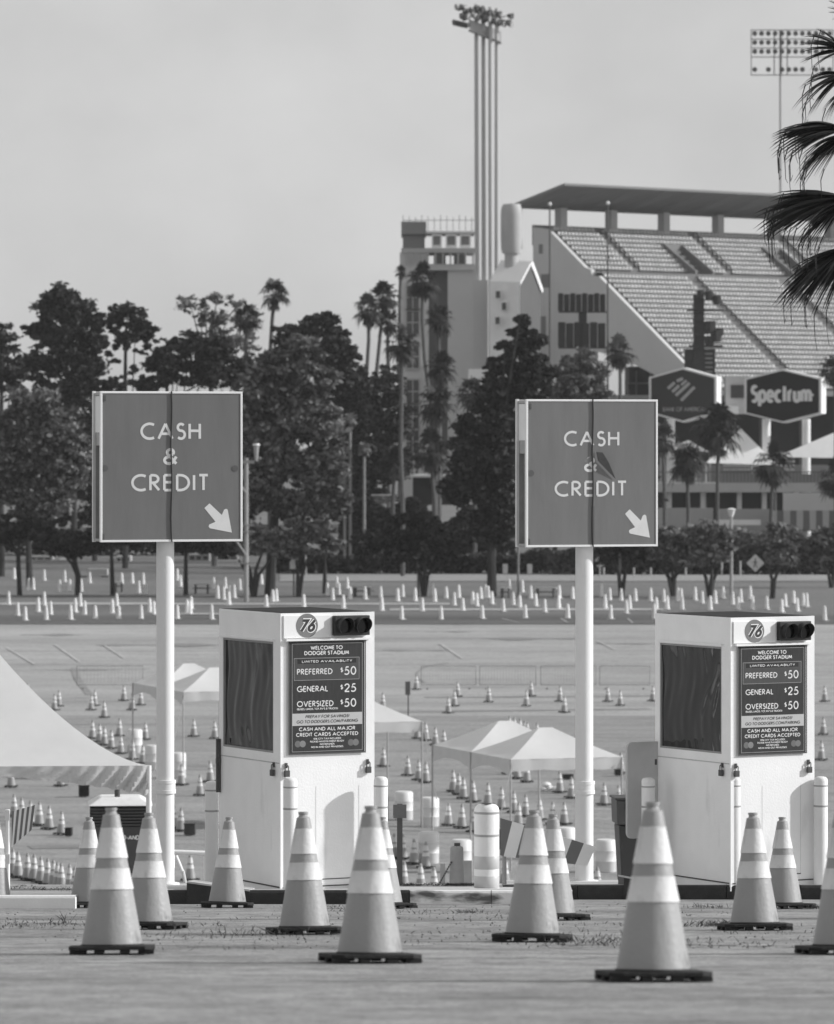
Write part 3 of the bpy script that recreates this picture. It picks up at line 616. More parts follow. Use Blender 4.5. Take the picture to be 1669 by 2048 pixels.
# structures glimpsed between the centre palms
q = thing('ticket_building', 'low dark building with a pale eave line among the palms in the centre', 'building')
MB().pbox(826, 912, 955, 1010, 480, 8).build('wall', mat('near_black', .02), q); MB().pbox(822, 912, 950, 955, 479, 9).build('roof', grey2, q)
q = thing('stair_railing', 'white barred railing panel on the bank below the centre palms', 'railing')
for i in range(11): MB().pbox(746+i*3.4, 747+i*3.4, 991, 1026, 440, .05).build('bar', steel, q)
MB().pbox(743, 784, 989, 991, 440, .1).build('rail', stwhite, q); MB().pbox(743, 784, 1026, 1028, 440, .1).build('rail', steel, q)
tag(MB().hexa([px(738, 1035, 436), px(768, 1032, 436), px(792, 1052, 436), px(745, 1056, 436), px(738, 1020, 440), px(766, 1018, 440), px(790, 1046, 440), px(745, 1052, 440)]).build('rock', grey3), 'pale boulder on the bank under the white railing', 'rock')

# ------------------------------------------------------------------ vegetation
def cards(centres, size, squash=.6, up=.0):
    """many small leaf-clump faces: (N,3) centres -> vertex array of quads folded along their middle"""
    n = len(centres); a = rng.normal(size=(n, 3)); a[:, 2] *= squash; a /= np.linalg.norm(a, axis=1)[:, None]
    b = rng.normal(size=(n, 3)); b -= (b*a).sum(1)[:, None]*a; b /= np.linalg.norm(b, axis=1)[:, None]
    s = size*rng.uniform(.55, 1.35, n)[:, None]; w = s*rng.uniform(.35, .75, n)[:, None]
    c = np.asarray(centres)
    q = np.stack([c-a*s, c+b*w, c+a*s*.9, c-b*w*.8], 1)
    return q.reshape(-1, 3)
def quadmesh(name, verts, m, parent):
    me = bpy.data.meshes.new(name); nq = len(verts)//4
    me.vertices.add(len(verts)); me.vertices.foreach_set('co', np.asarray(verts, dtype=np.float32).ravel())
    me.loops.add(nq*4); me.loops.foreach_set('vertex_index', np.arange(nq*4, dtype=np.int32))
    me.polygons.add(nq); me.polygons.foreach_set('loop_start', np.arange(0, nq*4, 4, dtype=np.int32))
    me.update(calc_edges=True); me.materials.append(m); o = bpy.data.objects.new(name, me); COL.objects.link(o); o.parent = parent; return o
def crown_pts(blobs, d, clumps=16, per=26, cr=.30, fill_=.35):
    out = []
    s = F/d
    for bl in blobs:
        bx, by, rx, ry = bl[:4]; k = bl[4] if len(bl) > 4 else 1.0
        c = np.array(px(bx, by, d)); r = np.array([rx/s, (rx+ry)/2/s*.9, ry/s])
        n = max(6, int(clumps*1.5*k*(rx*ry/900)**.75))
        dr = rng.normal(size=(n, 3)); dr /= np.linalg.norm(dr, axis=1)[:, None]
        rad = np.where(rng.random(n) < fill_, rng.uniform(.2, .7, n), rng.uniform(.72, 1.0, n))
        cc = c+dr*rad[:, None]*r
        rr = rng.uniform(.35, 1.3, n)*cr*r.min()*.9
        for q, w in zip(cc, rr):
            m = int(per*1.25*rng.uniform(.6, 1.3)*(.5+w/rr.mean()*.5)); e = rng.normal(size=(m, 3))*.62
            out.append(q+e*w*np.array([1.3, 1.3, .68]))
    return np.concatenate(out)
def tree(name, label, trunk, blobs, d, m=leafd, size=.34, clumps=16, per=26, cr=.3, fill_=.35, base_y=None, tr=.28, bm=bark, limbs=5, group=None):
    """trunk: photo columns along the stem [(x,y)...] from the foot up; foot is set on the ground"""
    t = thing(name, label, 'tree' if name != 'shrub' else 'shrub', group=group)
    mb = MB(); f = px(trunk[0][0], trunk[0][1], d); f = Vector((f.x, d, G(d)-.1)); pts = [f]+[px(x, y, d+random.uniform(-.4, .4)) for x, y in trunk[1:]]
    mb.path(pts, tr, 8, r1=tr*.45)
    for k in range(limbs):
        b = blobs[k % len(blobs)]; j = random.randint(1, len(pts)-1) if len(pts) > 1 else 0
        q = px(b[0]+random.uniform(-.4, .4)*b[2], b[1]+random.uniform(-.3, .4)*b[3], d+random.uniform(-1.5, 1.5))
        p0 = pts[j]*.6+pts[j-1]*.4; mid = p0*.5+q*.5+Vector((random.uniform(-.5, .5), 0, random.uniform(-.3, .6)))
        mb.path([p0, mid, q], tr*.45, 5, r1=tr*.12)
    mb.build('trunk', bm, t, True)
    quadmesh('crown', cards(crown_pts(blobs, d, clumps, per, cr, fill_), size*.74), m, t)
    return t
GR = 'trees around the far end of the lot'
T = tree
T('pine_tree', 'tallest broad dark pine on the left, its head high above the others', [(150, 1150), (148, 950), (138, 800), (125, 620)],
  [(128, 598, 38, 34), (150, 622, 38, 32), (98, 622, 34, 26), (66, 660, 24, 14), (90, 665, 40, 26), (145, 668, 50, 36), (190, 640, 20, 30), (120, 712, 62, 34), (80, 735, 45, 30), (165, 735, 50, 36), (190, 690, 26, 24), (130, 775, 60, 30)], 430, leafd, .36, 24, 34, .27)
T('pine_tree', 'slimmer dark pine with bare lower stem showing sky, just left of the left sign', [(251, 1150), (251, 900), (251, 760), (252, 660)],
  [(254, 622, 34, 20), (280, 645, 26, 26), (228, 645, 20, 20), (258, 668, 34, 22), (300, 668, 16, 18), (200, 655, 14, 12, .6), (290, 700, 20, 14, .6), (225, 715, 16, 12, .6), (268, 740, 12, 12, .6), (240, 690, 18, 12, .7), (235, 760, 22, 10, .5)], 425, leafd, .34, 22, 28, .3)
T('eucalyptus_tree', 'airy pale eucalyptus with sky showing through, above the left sign', [(430, 1150), (428, 900), (420, 720), (425, 620)],
  [(380, 610, 26, 20), (412, 600, 28, 18), (440, 596, 18, 12), (470, 606, 20, 16), (402, 636, 26, 18), (440, 640, 34, 22), (478, 640, 20, 22), (510, 640, 14, 26), (425, 672, 34, 18), (465, 680, 30, 22), (500, 690, 22, 24), (362, 600, 12, 10)], 432, leafl, .3, 14, 16, .34, bm=barkl, tr=.3, limbs=9)
T('pine_tree', 'dark tree cut off by the left edge of the photo', [(4, 1180), (2, 900), (5, 680)], [(8, 672, 22, 24), (5, 730, 40, 40), (25, 765, 30, 26), (-30, 700, 40, 40)], 400, leafd, .34, 20, 30)
T('broadleaf_tree', 'big rounded grey green tree on the left edge beside the left sign', [(60, 1185), (55, 1000), (70, 900)],
  [(70, 815, 56, 36), (30, 860, 46, 44), (110, 860, 46, 44), (60, 910, 70, 44), (120, 940, 50, 44), (20, 960, 50, 50), (80, 1000, 70, 40), (150, 900, 30, 50)], 372, leafm, .34, 26, 34, .28)
T('broadleaf_tree', 'dark rounded tree just above the left sign, left of its cable', [(330, 1150), (332, 900), (335, 760)],
  [(340, 700, 40, 26), (385, 690, 42, 26), (430, 700, 40, 30), (360, 745, 60, 30), (430, 745, 50, 34), (310, 725, 26, 20), (300, 765, 40, 20), (210, 775, 40, 18), (480, 740, 30, 30)], 405, leafd, .34, 24, 34, .28)
T('broadleaf_tree', 'dark tree closing the gap just left of and behind the left sign', [(190, 1150), (190, 950)], [(150, 800, 40, 34), (200, 850, 60, 50), (260, 900, 70, 60), (180, 950, 60, 60), (320, 980, 70, 50), (220, 1020, 70, 34), (400, 900, 70, 80), (120, 1040, 60, 20)], 450, leafd, .4, 20, 30)
T('broadleaf_tree', 'very dark dense tree with a double head on the skyline between the signs', [(650, 1150), (648, 900), (645, 760)],
  [(648, 648, 32, 26), (620, 672, 40, 26), (572, 672, 34, 24), (672, 682, 32, 30), (590, 705, 50, 30), (660, 720, 50, 30), (700, 712, 26, 18), (700, 755, 40, 34), (640, 780, 60, 40), (705, 800, 36, 44)], 425, leafd, .34, 28, 36, .26)
T('broadleaf_tree', 'huge spreading grey green tree filling the middle right of the left sign', [(540, 1195), (545, 1080), (560, 950), (575, 800)],
  [(600, 700, 46, 30), (560, 735, 60, 36), (620, 760, 56, 40), (520, 780, 50, 44), (500, 850, 44, 50), (580, 840, 70, 50), (640, 850, 46, 54), (540, 920, 60, 46), (620, 940, 60, 50), (520, 990, 50, 40), (600, 1010, 60, 34), (655, 1000, 44, 40), (480, 1020, 34, 30), (655, 930, 40, 40)], 352, leafm, .36, 28, 36, .26, tr=.42)
T('broadleaf_tree', 'dark mass of tree in the gap between the centre palms', [(740, 1150), (742, 1000)],
  [(735, 800, 40, 50), (770, 770, 34, 44), (750, 870, 50, 50), (790, 850, 40, 44), (700, 880, 36, 50), (760, 930, 50, 40), (700, 960, 40, 40), (800, 930, 36, 40), (735, 1000, 60, 26)], 445, leafd, .36, 22, 32, .3)
T('pine_tree', 'ragged dark pine rising against the gabled tower, left of the right sign', [(984, 1185), (984, 1060), (1000, 900), (1030, 700)],
  [(1044, 640, 16, 12), (1040, 662, 28, 14), (1060, 684, 34, 20), (1018, 692, 24, 14), (1050, 720, 50, 24), (1000, 728, 26, 18), (1080, 752, 36, 24), (1010, 768, 46, 30), (1060, 790, 44, 28), (985, 805, 30, 24), (960, 850, 46, 40), (1010, 850, 40, 44), (935, 905, 40, 40), (990, 930, 50, 44), (930, 970, 44, 44), (1000, 1000, 44, 44), (960, 1050, 44, 34), (1010, 1062, 34, 26)], 350, leafd, .36, 26, 34, .27, tr=.36)
T('broadleaf_tree', 'paler rounded tree directly above the right sign', [(1165, 1150), (1165, 900), (1162, 780)],
  [(1160, 718, 34, 20), (1135, 745, 30, 26), (1185, 745, 30, 28), (1160, 775, 50, 28), (1200, 790, 22, 26), (1125, 790, 30, 26)], 430, leafm, .34, 22, 30, .28)
T('broadleaf_tree', 'dark tree hidden mostly behind the right sign', [(1110, 1160), (1110, 1000)], [(1100, 850, 60, 50), (1180, 880, 60, 60), (1080, 950, 50, 60), (1160, 980, 70, 60), (1250, 900, 50, 60), (1270, 990, 44, 50), (1000, 1100, 40, 26)], 425, leafd, .38, 18, 28)
# small trees planted in the lot, each with its own forked stem
def lot_tree(label, foot, forks, blobs, d, m=leafm, clumps=22):
    t = thing('small_tree', label, 'tree', group='small trees planted in the far lot'); f = Vector((X(foot[0], d), d, G(d)-.1)); mb = MB()
    for fx in forks:
        pts = [f]+[px(x, y, d+random.uniform(-.5, .5)) for x, y in fx]; mb.path(pts, .2, 7, r1=.07)
    mb.build('trunk', bark, t, True); quadmesh('crown', cards(crown_pts(blobs, d, clumps, 30, .3, .4), .26), m, t)
dz = 352
lot_tree('small dark tree with leaning stem in front of the far trailers at left', (155, 1188), [[(155, 1150), (145, 1128), (125, 1105)], [(158, 1150), (150, 1120), (165, 1090)]], [(130, 1095, 40, 22), (160, 1080, 46, 28), (100, 1085, 30, 22), (190, 1085, 30, 22)], dz, leafd)
lot_tree('straight dark stem with high crown at the far left, beside the round mirror', (40, 1185), [[(38, 1120), (40, 1060)], [(36, 1110), (18, 1075)]], [(40, 1050, 50, 24), (10, 1065, 30, 24), (80, 1062, 34, 18)], dz, leafd)
lot_tree('dark trunk directly under the left edge of the left sign', (226, 1184), [[(224, 1120), (220, 1060)]], [(225, 1060, 50, 26), (190, 1075, 34, 18), (270, 1078, 44, 18)], dz, leafd)
lot_tree('dark trunk just right of the left sign post', (372, 1186), [[(372, 1120), (370, 1060)]], [(370, 1065, 50, 26), (330, 1090, 40, 16), (415, 1085, 44, 22), (445, 1100, 34, 20)], dz, leafd)
lot_tree('many stemmed feathery tree behind the wooden utility pole', (508, 1180), [[(500, 1140), (488, 1110)], [(512, 1140), (525, 1105)], [(518, 1150), (540, 1120)], [(496, 1150), (478, 1120)]], [(510, 1080, 34, 30), (480, 1085, 26, 26), (545, 1085, 34, 28)], 349, olive)
lot_tree('feathery rounded small tree with wispy stems right of the big trunk', (597, 1183), [[(596, 1140), (590, 1100)], [(605, 1150), (618, 1110)]], [(590, 1065, 34, 26), (625, 1062, 30, 24), (600, 1095, 30, 22), (560, 1075, 26, 22)], 349, olive)
lot_tree('round topped small tree on a thin pale stem left of the dark bush', (650, 1172), [[(650, 1140), (650, 1110)]], [(650, 1075, 28, 26), (640, 1050, 20, 14), (668, 1092, 20, 16)], 356, leafm)
lot_tree('broad dark bushy tree low in the centre over the left booth signal', (848, 1184), [[(842, 1150), (830, 1120), (800, 1090)], [(850, 1150), (852, 1110)], [(856, 1150), (880, 1120)]], [(830, 1045, 50, 22), (790, 1075, 40, 26), (860, 1075, 46, 28), (830, 1105, 60, 26), (895, 1095, 34, 24), (740, 1085, 34, 24), (885, 1125, 34, 16)], 350, leafd, 26)
lot_tree('low round tree with forked stem right under the right sign', (1243, 1184), [[(1238, 1150), (1228, 1120)], [(1250, 1150), (1258, 1120)]], [(1240, 1090, 34, 24), (1215, 1110, 24, 18), (1275, 1100, 24, 22)], 350, leafd)
lot_tree('spreading small tree with V shaped stem, right of the right sign', (1347, 1187), [[(1338, 1155), (1325, 1130), (1310, 1100)], [(1350, 1155), (1368, 1125)], [(1346, 1150), (1345, 1110)]], [(1330, 1075, 40, 26), (1370, 1080, 36, 28), (1310, 1100, 26, 20), (1350, 1110, 44, 20), (1300, 1065, 20, 18)], 350, olive, 26)
lot_tree('small tree with ball shaped head beside the street light', (1420, 1190), [[(1412, 1155), (1400, 1125)], [(1424, 1150), (1422, 1100)], [(1428, 1158), (1442, 1130)]], [(1408, 1062, 28, 22), (1400, 1085, 24, 18), (1432, 1100, 34, 26), (1400, 1115, 26, 18), (1450, 1075, 22, 22)], 348, olive, 26)
lot_tree('tall narrow small tree right of the pedestrian crossing sign', (1545, 1198), [[(1545, 1160), (1536, 1130)], [(1550, 1160), (1560, 1130)]], [(1556, 1080, 24, 34), (1545, 1115, 14, 14), (1570, 1108, 24, 24), (1555, 1060, 24, 18)], 345, olive, 26)
lot_tree('small tree leaning in from the right edge', (1664, 1168), [[(1658, 1150), (1645, 1120)], [(1668, 1140), (1680, 1100)]], [(1640, 1090, 34, 30), (1680, 1080, 40, 34), (1610, 1110, 24, 22)], 370, leafm, 24)
# hedge banks behind the lot (one growing mass each)
def hedge(label, x0, x1, ytop, ybot, d, m, n, dep=3.0):
    n = int(n*.8); c = np.empty((n, 3)); c[:, 0] = rng.uniform(X(x0, d), X(x1, d), n); c[:, 1] = d+rng.uniform(0, dep, n)
    hz = Zp(ytop, d)-G(d); wob = .78+.22*np.sin(c[:, 0]*.9+rng.uniform(0, 6))*np.sin(c[:, 0]*.37+1)
    c[:, 2] = G(d)+hz*wob*rng.random(n)**.6
    o = quadmesh('hedge', cards(c, .34), m, None); tag(o, label, 'hedge', kind='stuff')
hedge('low dark hedge bank closing the far lot right of the utility pole', 555, 1100, 1095, 1140, 408, leafd, 13000)
hedge('dark hedge bank closing the far lot behind the right cash sign and crossing sign', 1100, 1740, 1080, 1150, 404, mat('hedge_foliage', .075, .75, .6, .25, isl=.7, spec=.12, trans=.12), 20000)
hedge('mid grey shrubs on the bank below the pavilion', 1290, 1740, 1048, 1100, 440, olive, 9000)
hedge('dark shrub belt behind the trunks at the far left', -60, 560, 1050, 1100, 470, leafd, 9000, 6)
hedge('tall dark undergrowth between the centre palms', 680, 1000, 985, 1130, 425, leafd, 16000, 6)

# palms: fan leaved crowns on slim stems
def fan(mb, hub, axis, up, r, n=11, spread=115, droop=.35):
    """one fan leaf: pleated blades radiating from the hub"""
    side = axis.cross(up).normalized(); up = side.cross(axis).normalized()
    for i in range(n):
        a = R(-spread+2*spread*i/(n-1)); dr = (axis*math.cos(a)+side*math.sin(a)).normalized(); L = r*(.75+.25*math.cos(a))*random.uniform(.85, 1.08)
        w = dr.cross(up).normalized()*L*.115; mid = hub+dr*L*.55; tip = hub+dr*L*.98-Vector((0, 0, 1))*L*droop*random.uniform(.5, 1.4)
        mb.add([hub, mid-w, mid+w, tip], [(0, 1, 2), (1, 3, 2)])
def palm_mesh(seed, nf=42, skirt=8, r=1.15):
    random.seed(seed); g = MB(); dd = MB(); st = MB()
    for k in range(nf):
        az = random.uniform(0, 2*math.pi); el = R(random.choice((75, 55, 40, 25, 10, -5, -20, -35))+random.uniform(-8, 8))
        ax = Vector((math.cos(az)*math.cos(el), math.sin(az)*math.cos(el), math.sin(el))); hub = ax*random.uniform(.75, 1.1)
        g.tube((0, 0, 0), hub, .02, n=3, cap=False); ax2 = (ax+Vector((0, 0, -.25))).normalized()
        fan(g, hub, ax2, Vector((0, 0, 1)) if abs(ax2.z) < .9 else Vector((1, 0, 0)), r*random.uniform(.8, 1.1), 9)
    for k in range(skirt):
        az = random.uniform(0, 2*math.pi); ax = Vector((math.cos(az)*.3, math.sin(az)*.3, -1)).normalized(); fan(dd, ax*random.uniform(.3, 1.2), ax, Vector((math.cos(az), math.sin(az), 0)), random.uniform(.7, 1), 7, 60, .1)
    return g, dd
PV = []
for sd in (3, 11, 23):
    g, dd = palm_mesh(sd); a = g.build('crown', palmg); b = dd.build('dead_skirt', mat('palm_skirt', .09, .85, .3, 1, isl=.4)); PV.append((a.data, b.data)); bpy.data.objects.remove(a); bpy.data.objects.remove(b)
random.seed(5)
def palm(label, x, y, r, d, stem, tr=.2, v=0, m=None, sk=True, bm=None):
    t = thing('palm_tree', label, 'palm tree', group='palms before the stadium'); c = px(x, y, d); s = F/d; k = r/s/1.75
    me = PV[v % 3]; o = bpy.data.objects.new('crown', me[0]); COL.objects.link(o); o.parent = t; o.location = c; o.scale = (k, k, k*1.15); o.rotation_euler = (0, 0, x)
    if m: o2 = o.data.copy(); o2.materials.clear(); o2.materials.append(m); o.data = o2
    if sk: o = bpy.data.objects.new('dead_skirt', me[1]); COL.objects.link(o); o.parent = t; o.location = c; o.scale = (k, k, k*1.1)
    pts = [c-Vector((0, 0, .1))]+[px(a, b, d) for a, b in stem]; f = pts[-1]; pts.append(Vector((f.x, d, G(d)-.1)))
    MB().path(pts, tr*.8, 8, r1=tr).build('trunk', bm or mat('palm_trunk', .1, .9, .3, 2, .4, stretch=(1, 1, 3)), t, True)
for i, a in enumerate((
    ('lone tall palm right of the eucalyptus, highest on the left skyline', 549, 590, 31, 430, [(545, 640), (540, 720)]),
    ('palm half lost in the pale eucalyptus crown', 495, 637, 31, 425, [(493, 680), (491, 740)]),
    ('left palm of the trio beside the lift tower', 737, 622, 32, 450, [(738, 680), (733, 760)]),
    ('tallest middle palm of the trio beside the lift tower', 768, 598, 34, 455, [(760, 680), (752, 760)]),
    ('right palm of the trio beside the lift tower', 777, 645, 28, 452, [(776, 690), (778, 760)]),
    ('palm with curving stem in front of the tower windows', 846, 563, 36, 460, [(845, 640), (850, 720), (868, 850)]),
    ('palm peeping over the left corner of the lift tower', 802, 545, 14, 470, [(800, 600), (800, 700)]),
    ('broad palm against the tower recess', 877, 640, 32, 465, [(878, 700), (880, 800)]),
    ('dark flat headed palm on the longest straight stem in the centre', 804, 690, 38, 400, [(804, 780), (802, 900), (806, 1000)]),
    ('palm crown under the broad one, against the grey tower wall', 884, 738, 34, 440, [(880, 800), (878, 900)]),
    ('low shaggy palm left of the ragged pine', 874, 810, 42, 420, [(874, 880), (872, 960)]),
    ('low palm with curled fronds in front of the lift tower foot', 862, 905, 44, 410, [(866, 960), (870, 1000)]),
    ('short palm beside the dark ticket building', 790, 925, 32, 415, [(788, 970), (786, 1010)]),
    ('low dark palm next to the ragged pine', 945, 790, 36, 415, [(948, 850), (950, 930)]),
    ('pale palm between the two flagpoles', 1240, 705, 34, 480, [(1241, 760), (1241, 800)]),
    ('curly headed palm in front of the bank sign', 1437, 862, 52, 450, [(1436, 940), (1435, 1010)]),
    ('bushy palm right beside the right cash sign', 1376, 925, 44, 455, [(1376, 990), (1377, 1020)]),
    ('palm standing before the right marquee seats', 1546, 930, 44, 448, [(1545, 980), (1542, 1050)]),
    ('palm partly hidden behind the right cash sign edge', 1325, 880, 34, 470, [(1328, 940), (1330, 1000)]),
    ('palm crown cut off by the right edge above the Spectrum sign', 1668, 742, 34, 500, [(1672, 800), (1672, 900)]),
    ('palm cut off by the right edge beside the slatted fence', 1672, 960, 40, 455, [(1675, 1000), (1675, 1030)]))):
    palm(a[0], a[1], a[2], a[3], a[4], a[5], v=i)
for lab, x, y, st in (('small pale dead-skirted palm left of centre, the highest of three', 701, 838, [(701, 880), (701, 960)]), ('small pale dead-skirted palm by the white railing', 729, 898, [(729, 950), (729, 1020)]), ('small pale dead-skirted palm, leftmost of three', 690, 905, [(690, 960), (690, 1010)])):
    palm(lab, x, y, 15, 418, st, .14, 1, mat('pale_palm', .2, .8, .3, 1, isl=.4), True, mat('pale_palm_trunk', .26, .9, .2, 2))

# near fan palm reaching in from the right edge: each leaf is a part
np_ = thing('fan_palm', 'near dark fan palm whose drooping fronds hang in from the right edge', 'palm tree')
dn = 42.0; tc_ = px(1775, 330, dn); MB().path([tc_-Vector((0, 0, 1.0)), Vector((tc_.x+.1, dn, 8)), Vector((tc_.x+.15, dn, G(dn)-.1))], .15, 12, r1=.19).build('trunk', mat('palm_trunk', .1), np_, True)
def big_frond(hx, hy, dirdeg, L, n, spread, droop, hang, dd=0.0):
    """hub on photo point, pleated fan pointing dirdeg (0=right, 90=up), leaf tips split and hanging"""
    mb = MB(); h = px(hx, hy, dn+dd); s = F/dn; L = L/s; n = int(n*.85)
    mb.tube(tc_+Vector((0, 0, -.5)), h, .022, .014, 6)
    for i in range(n):
        f = i/(n-1)*2-1; a = R(dirdeg+spread*f+random.uniform(-2.5, 2.5)); ln = L*(1-.22*f*f)*random.uniform(.86, 1.06); ty = random.uniform(-.18, .18)
        dr = Vector((math.cos(a), ty, math.sin(a))).normalized(); pts = []; K = 7; g = droop*random.uniform(.6, 1.5)
        for k in range(K+1):
            q = k/K; pts.append(h+dr*ln*q+Vector((0, 0, -1))*g*ln*(q**2.6)+Vector((0, -.06*f*q, 0)))
        w0 = ln*.024
        for br in (-1, 1):
            off = random.uniform(.6, 1.1)
            for k in range(K):
                w = [w0*(.35+1.1*min(1, 2.2*(j/K)))*(1-(j/K)**3*.97) for j in (k, k+1)]
                a0, b0 = pts[k], pts[k+1]; t = (b0-a0).normalized(); nn = t.cross(Vector((0, 1, 0))).normalized()
                sp = [br*max(0, (j/K)-.62)*ln*.055*off for j in (k, k+1)]
                e0 = a0+nn*sp[0]; e1 = b0+nn*sp[1]-Vector((0, 0, abs(sp[1])*.4)); 
                mb.add([e0-Vector((0, .008*br, 0)), e0+nn*w[0]*br+Vector((0, .02, 0)), e1+nn*w[1]*br+Vector((0, .02, 0)), e1-Vector((0, .008*br, 0))], [(0, 1, 2, 3)])
        if random.random() < hang:
            p = pts[-2]; mb.path([p, p+Vector((-.03, 0, -.1)), p+Vector((-.02, .02, -.28)), p+Vector((.0, .02, -.42*random.uniform(.5, 1)))], .006, 3, r1=.002)
    mb.build('frond', mat('near_palm', .036, .5, .4, 3, isl=.4, spec=.35), np_)
random.seed(12)
for q in ((1692, 100, 164, 106, 11, 30, .22, .3, 0), (1692, 150, 190, 104, 11, 28, .42, .3, .2), (1690, 180, 225, 60, 8, 20, .3, .2, .1),
          (1694, 258, 176, 150, 24, 17, .26, .5, -.2), (1700, 268, 203, 122, 12, 20, .42, .4, .1), (1700, 395, 184, 190, 24, 17, .2, .8, .1), (1700, 402, 205, 120, 12, 20, .42, .9, -.15),
          (1700, 492, 212, 165, 24, 17, .2, .2, 0), (1704, 500, 236, 125, 14, 14, .2, .2, -.1), (1730, 40, 140, 90, 10, 30, .1, .2, .2), (1820, 200, 60, 160, 16, 50, .4, .2, .2), (1850, 380, -10, 160, 16, 50, .4, .2, .2),
          (1800, 90, 80, 150, 18, 50, .2, .2, .3), (1860, 130, 45, 150, 18, 50, .3, .2, -.3), (1880, 250, 20, 160, 18, 50, .35, .2, .3), (1870, 330, 0, 160, 18, 50, .4, .2, -.4), (1860, 450, -30, 160, 18, 45, .3, .2, .3), (1820, 500, -60, 150, 18, 45, .2, .2, -.2), (1780, 520, -95, 140, 18, 40, .2, .2, .4), (1790, 60, 105, 120, 16, 50, .2, .2, -.5), (1800, 200, 70, 130, 16, 60, .4, .2, 1.0), (1800, 420, -40, 130, 16, 60, .4, .2, 1.0), (1790, 300, 10, 130, 16, 70, .4, .2, -1.0)): big_frond(*q)
random.seed(31)

# ------------------------------------------------------------------ far lot furniture
def signpost(name, lab, x, yb, yt, d, w=.09, m=steel, cat='pole'):
    t = thing(name, lab, cat); MB().tube((X(x, d), d, G(d)-.1), px(x, yt, d), w, w*.85, 8).build('pole', m, t, True); return t
d = 338
t = signpost('utility_pole', 'pale wooden utility pole with short crossarms right of the left cash sign', 493, 1208, 916, d, .17, mat('pale_wood', .32, .8, .2, 2, .2, stretch=(1, 1, .2)), 'utility pole')
for y, w in ((921, 18), (1049, 18), (1062, 20), (1125, 20)): MB().pbox(493-w, 493+w*.9, y, y+(6 if y == 921 else 3), d-.3, .16).build('crossarm', mat('pale_wood', .3), t)
MB().tube(px(513, 922, d-.25), px(513, 892, d-.25), .1, .2, 10).build('lamp_body', steel, t, True); MB().tube(px(513, 891, d-.25), px(513, 887, d-.25), .28, .22, 12).build('lamp_cap', stwhite, t, True)
MB().tube(px(493, 985, d-.2), px(474, 960, d-.2), .07, n=5).build('brace', steel, t); MB().tube(px(493, 1110, d-.2), px(474, 1082, d-.2), .07, n=5).build('brace', steel, t)
t = signpost('street_light', 'slim street light with round cap by the pedestrian sign', 1463, 1190, 1028, 352, .13, steel, 'street light')
MB().lathe([(.14, -.2), (.2, 0), (.3, .3), (.34, .36), (.1, .44)], 14, tuple(px(1463, 1028, 352))).build('lamp_head', stwhite, t, True)
for lab, x, yt in (('thin lot pole in the centre above the left booth signal', 837, 1022), ('thin pole just left of the right cash sign', 1037, 1092), ('thin pole in the trees right under the right cash sign', 1240, 1000)): signpost('lot_pole', lab, x, 1185, yt, 350, .1, mat('grey_pole', .22, .6), 'pole')
d = 400
t = signpost('pedestrian_sign', 'pale diamond pedestrian crossing sign on a short post', 1511, 1160, 1160, d, .07, steel, 'sign'); c = px(1511, 1126, d)
q = 18*d/F*1.0; MB().prism([(c.x-q, c.z), (c.x, c.z-q), (c.x+q, c.z), (c.x, c.z+q)], d-.2, d-.15).build('plate', mat('pale_sign_plate', .5, .6), t)
mb = MB(); k = q/18; W = lambda *p: [(c.x+a*k, c.z+b*k) for a, b in p]
ribbon(mb, W((0, 5), (-1, -2)), 3.2*k, d-.22); ribbon(mb, W((-1, -2), (4, -9)), 1.6*k, d-.221); ribbon(mb, W((-1, -2), (-4, -9)), 1.6*k, d-.222); ribbon(mb, W((-5, 1), (0, 4), (5, 0)), 1.3*k, d-.223)
fill(mb, [(c.x+math.cos(R(45*i))*1.7*k, c.z+(7.6+math.sin(R(45*i))*1.7)*k) for i in range(8)], d-.224); mb.build('walking_figure', dsteel, t)
for lab, x, y, r in (('round pale traffic mirror on the far left beside a dark trunk', 62, 1073, 12), ('round pale disc sign just right of the right sign post', 1200, 1124, 10), ('pale round lamp behind the feathery tree right of the utility pole', 612, 1075, 12)):
    t = signpost('mirror_post', lab, x, 1160, y, 398, .07, steel, 'sign'); c = px(x, y, 397.7); MB().tube(c, c+Vector((0, .12, 0)), r*400/F, n=20).build('disc', mat('disc_grey', .4 if x != 612 else .7, .4), t, True)
for lab, x, y0, y1 in (('white arrow shaped warning sign by the feathery tree', 588, 1112, 1140), ):
    t = signpost('warning_sign', lab, x, 1185, 1140, 350, .06, dsteel, 'sign'); c = px(x, 1128, 349.8); k = 350/F
    MB().prism([(c.x-8*k, c.z-10*k), (c.x+8*k, c.z-10*k), (c.x+8*k, c.z+4*k), (c.x, c.z+15*k), (c.x-8*k, c.z+4*k)], 349.7, 349.75).build('plate', stwhite, t)
for n_, (lab, x) in enumerate((('square white board hanging in the hedge left of the right sign post, left one', 1011), ('square white board in the hedge nearest the right sign post', 1060))):
    t = signpost('notice_board', lab, x, 1160, 1148, 400, .05, steel, 'sign'); MB().pbox(x-5, x+5, 1128, 1147, 399.8, .06).build('plate', mat('pale_sign_plate', .5), t)
for x in (1208, 1268, 1302, 1372, 1444, 1481):
    tag(MB().tube((X(x, 402), 402, G(402)-.1), px(x, 1122 if x in (1444, 1481) else 1135, 402), .09, n=6).build('fence_post', steel), {1208: 'pale fence post nearest the right sign post', 1268: 'pale hedge post between the low round tree and the second post', 1302: 'pale hedge post left of the V stemmed tree', 1372: 'pale hedge post right of the V stemmed tree', 1444: 'pale post left of the street light', 1481: 'pale post between street light and pedestrian sign'}[x], 'post', 'posts in front of the far hedge')
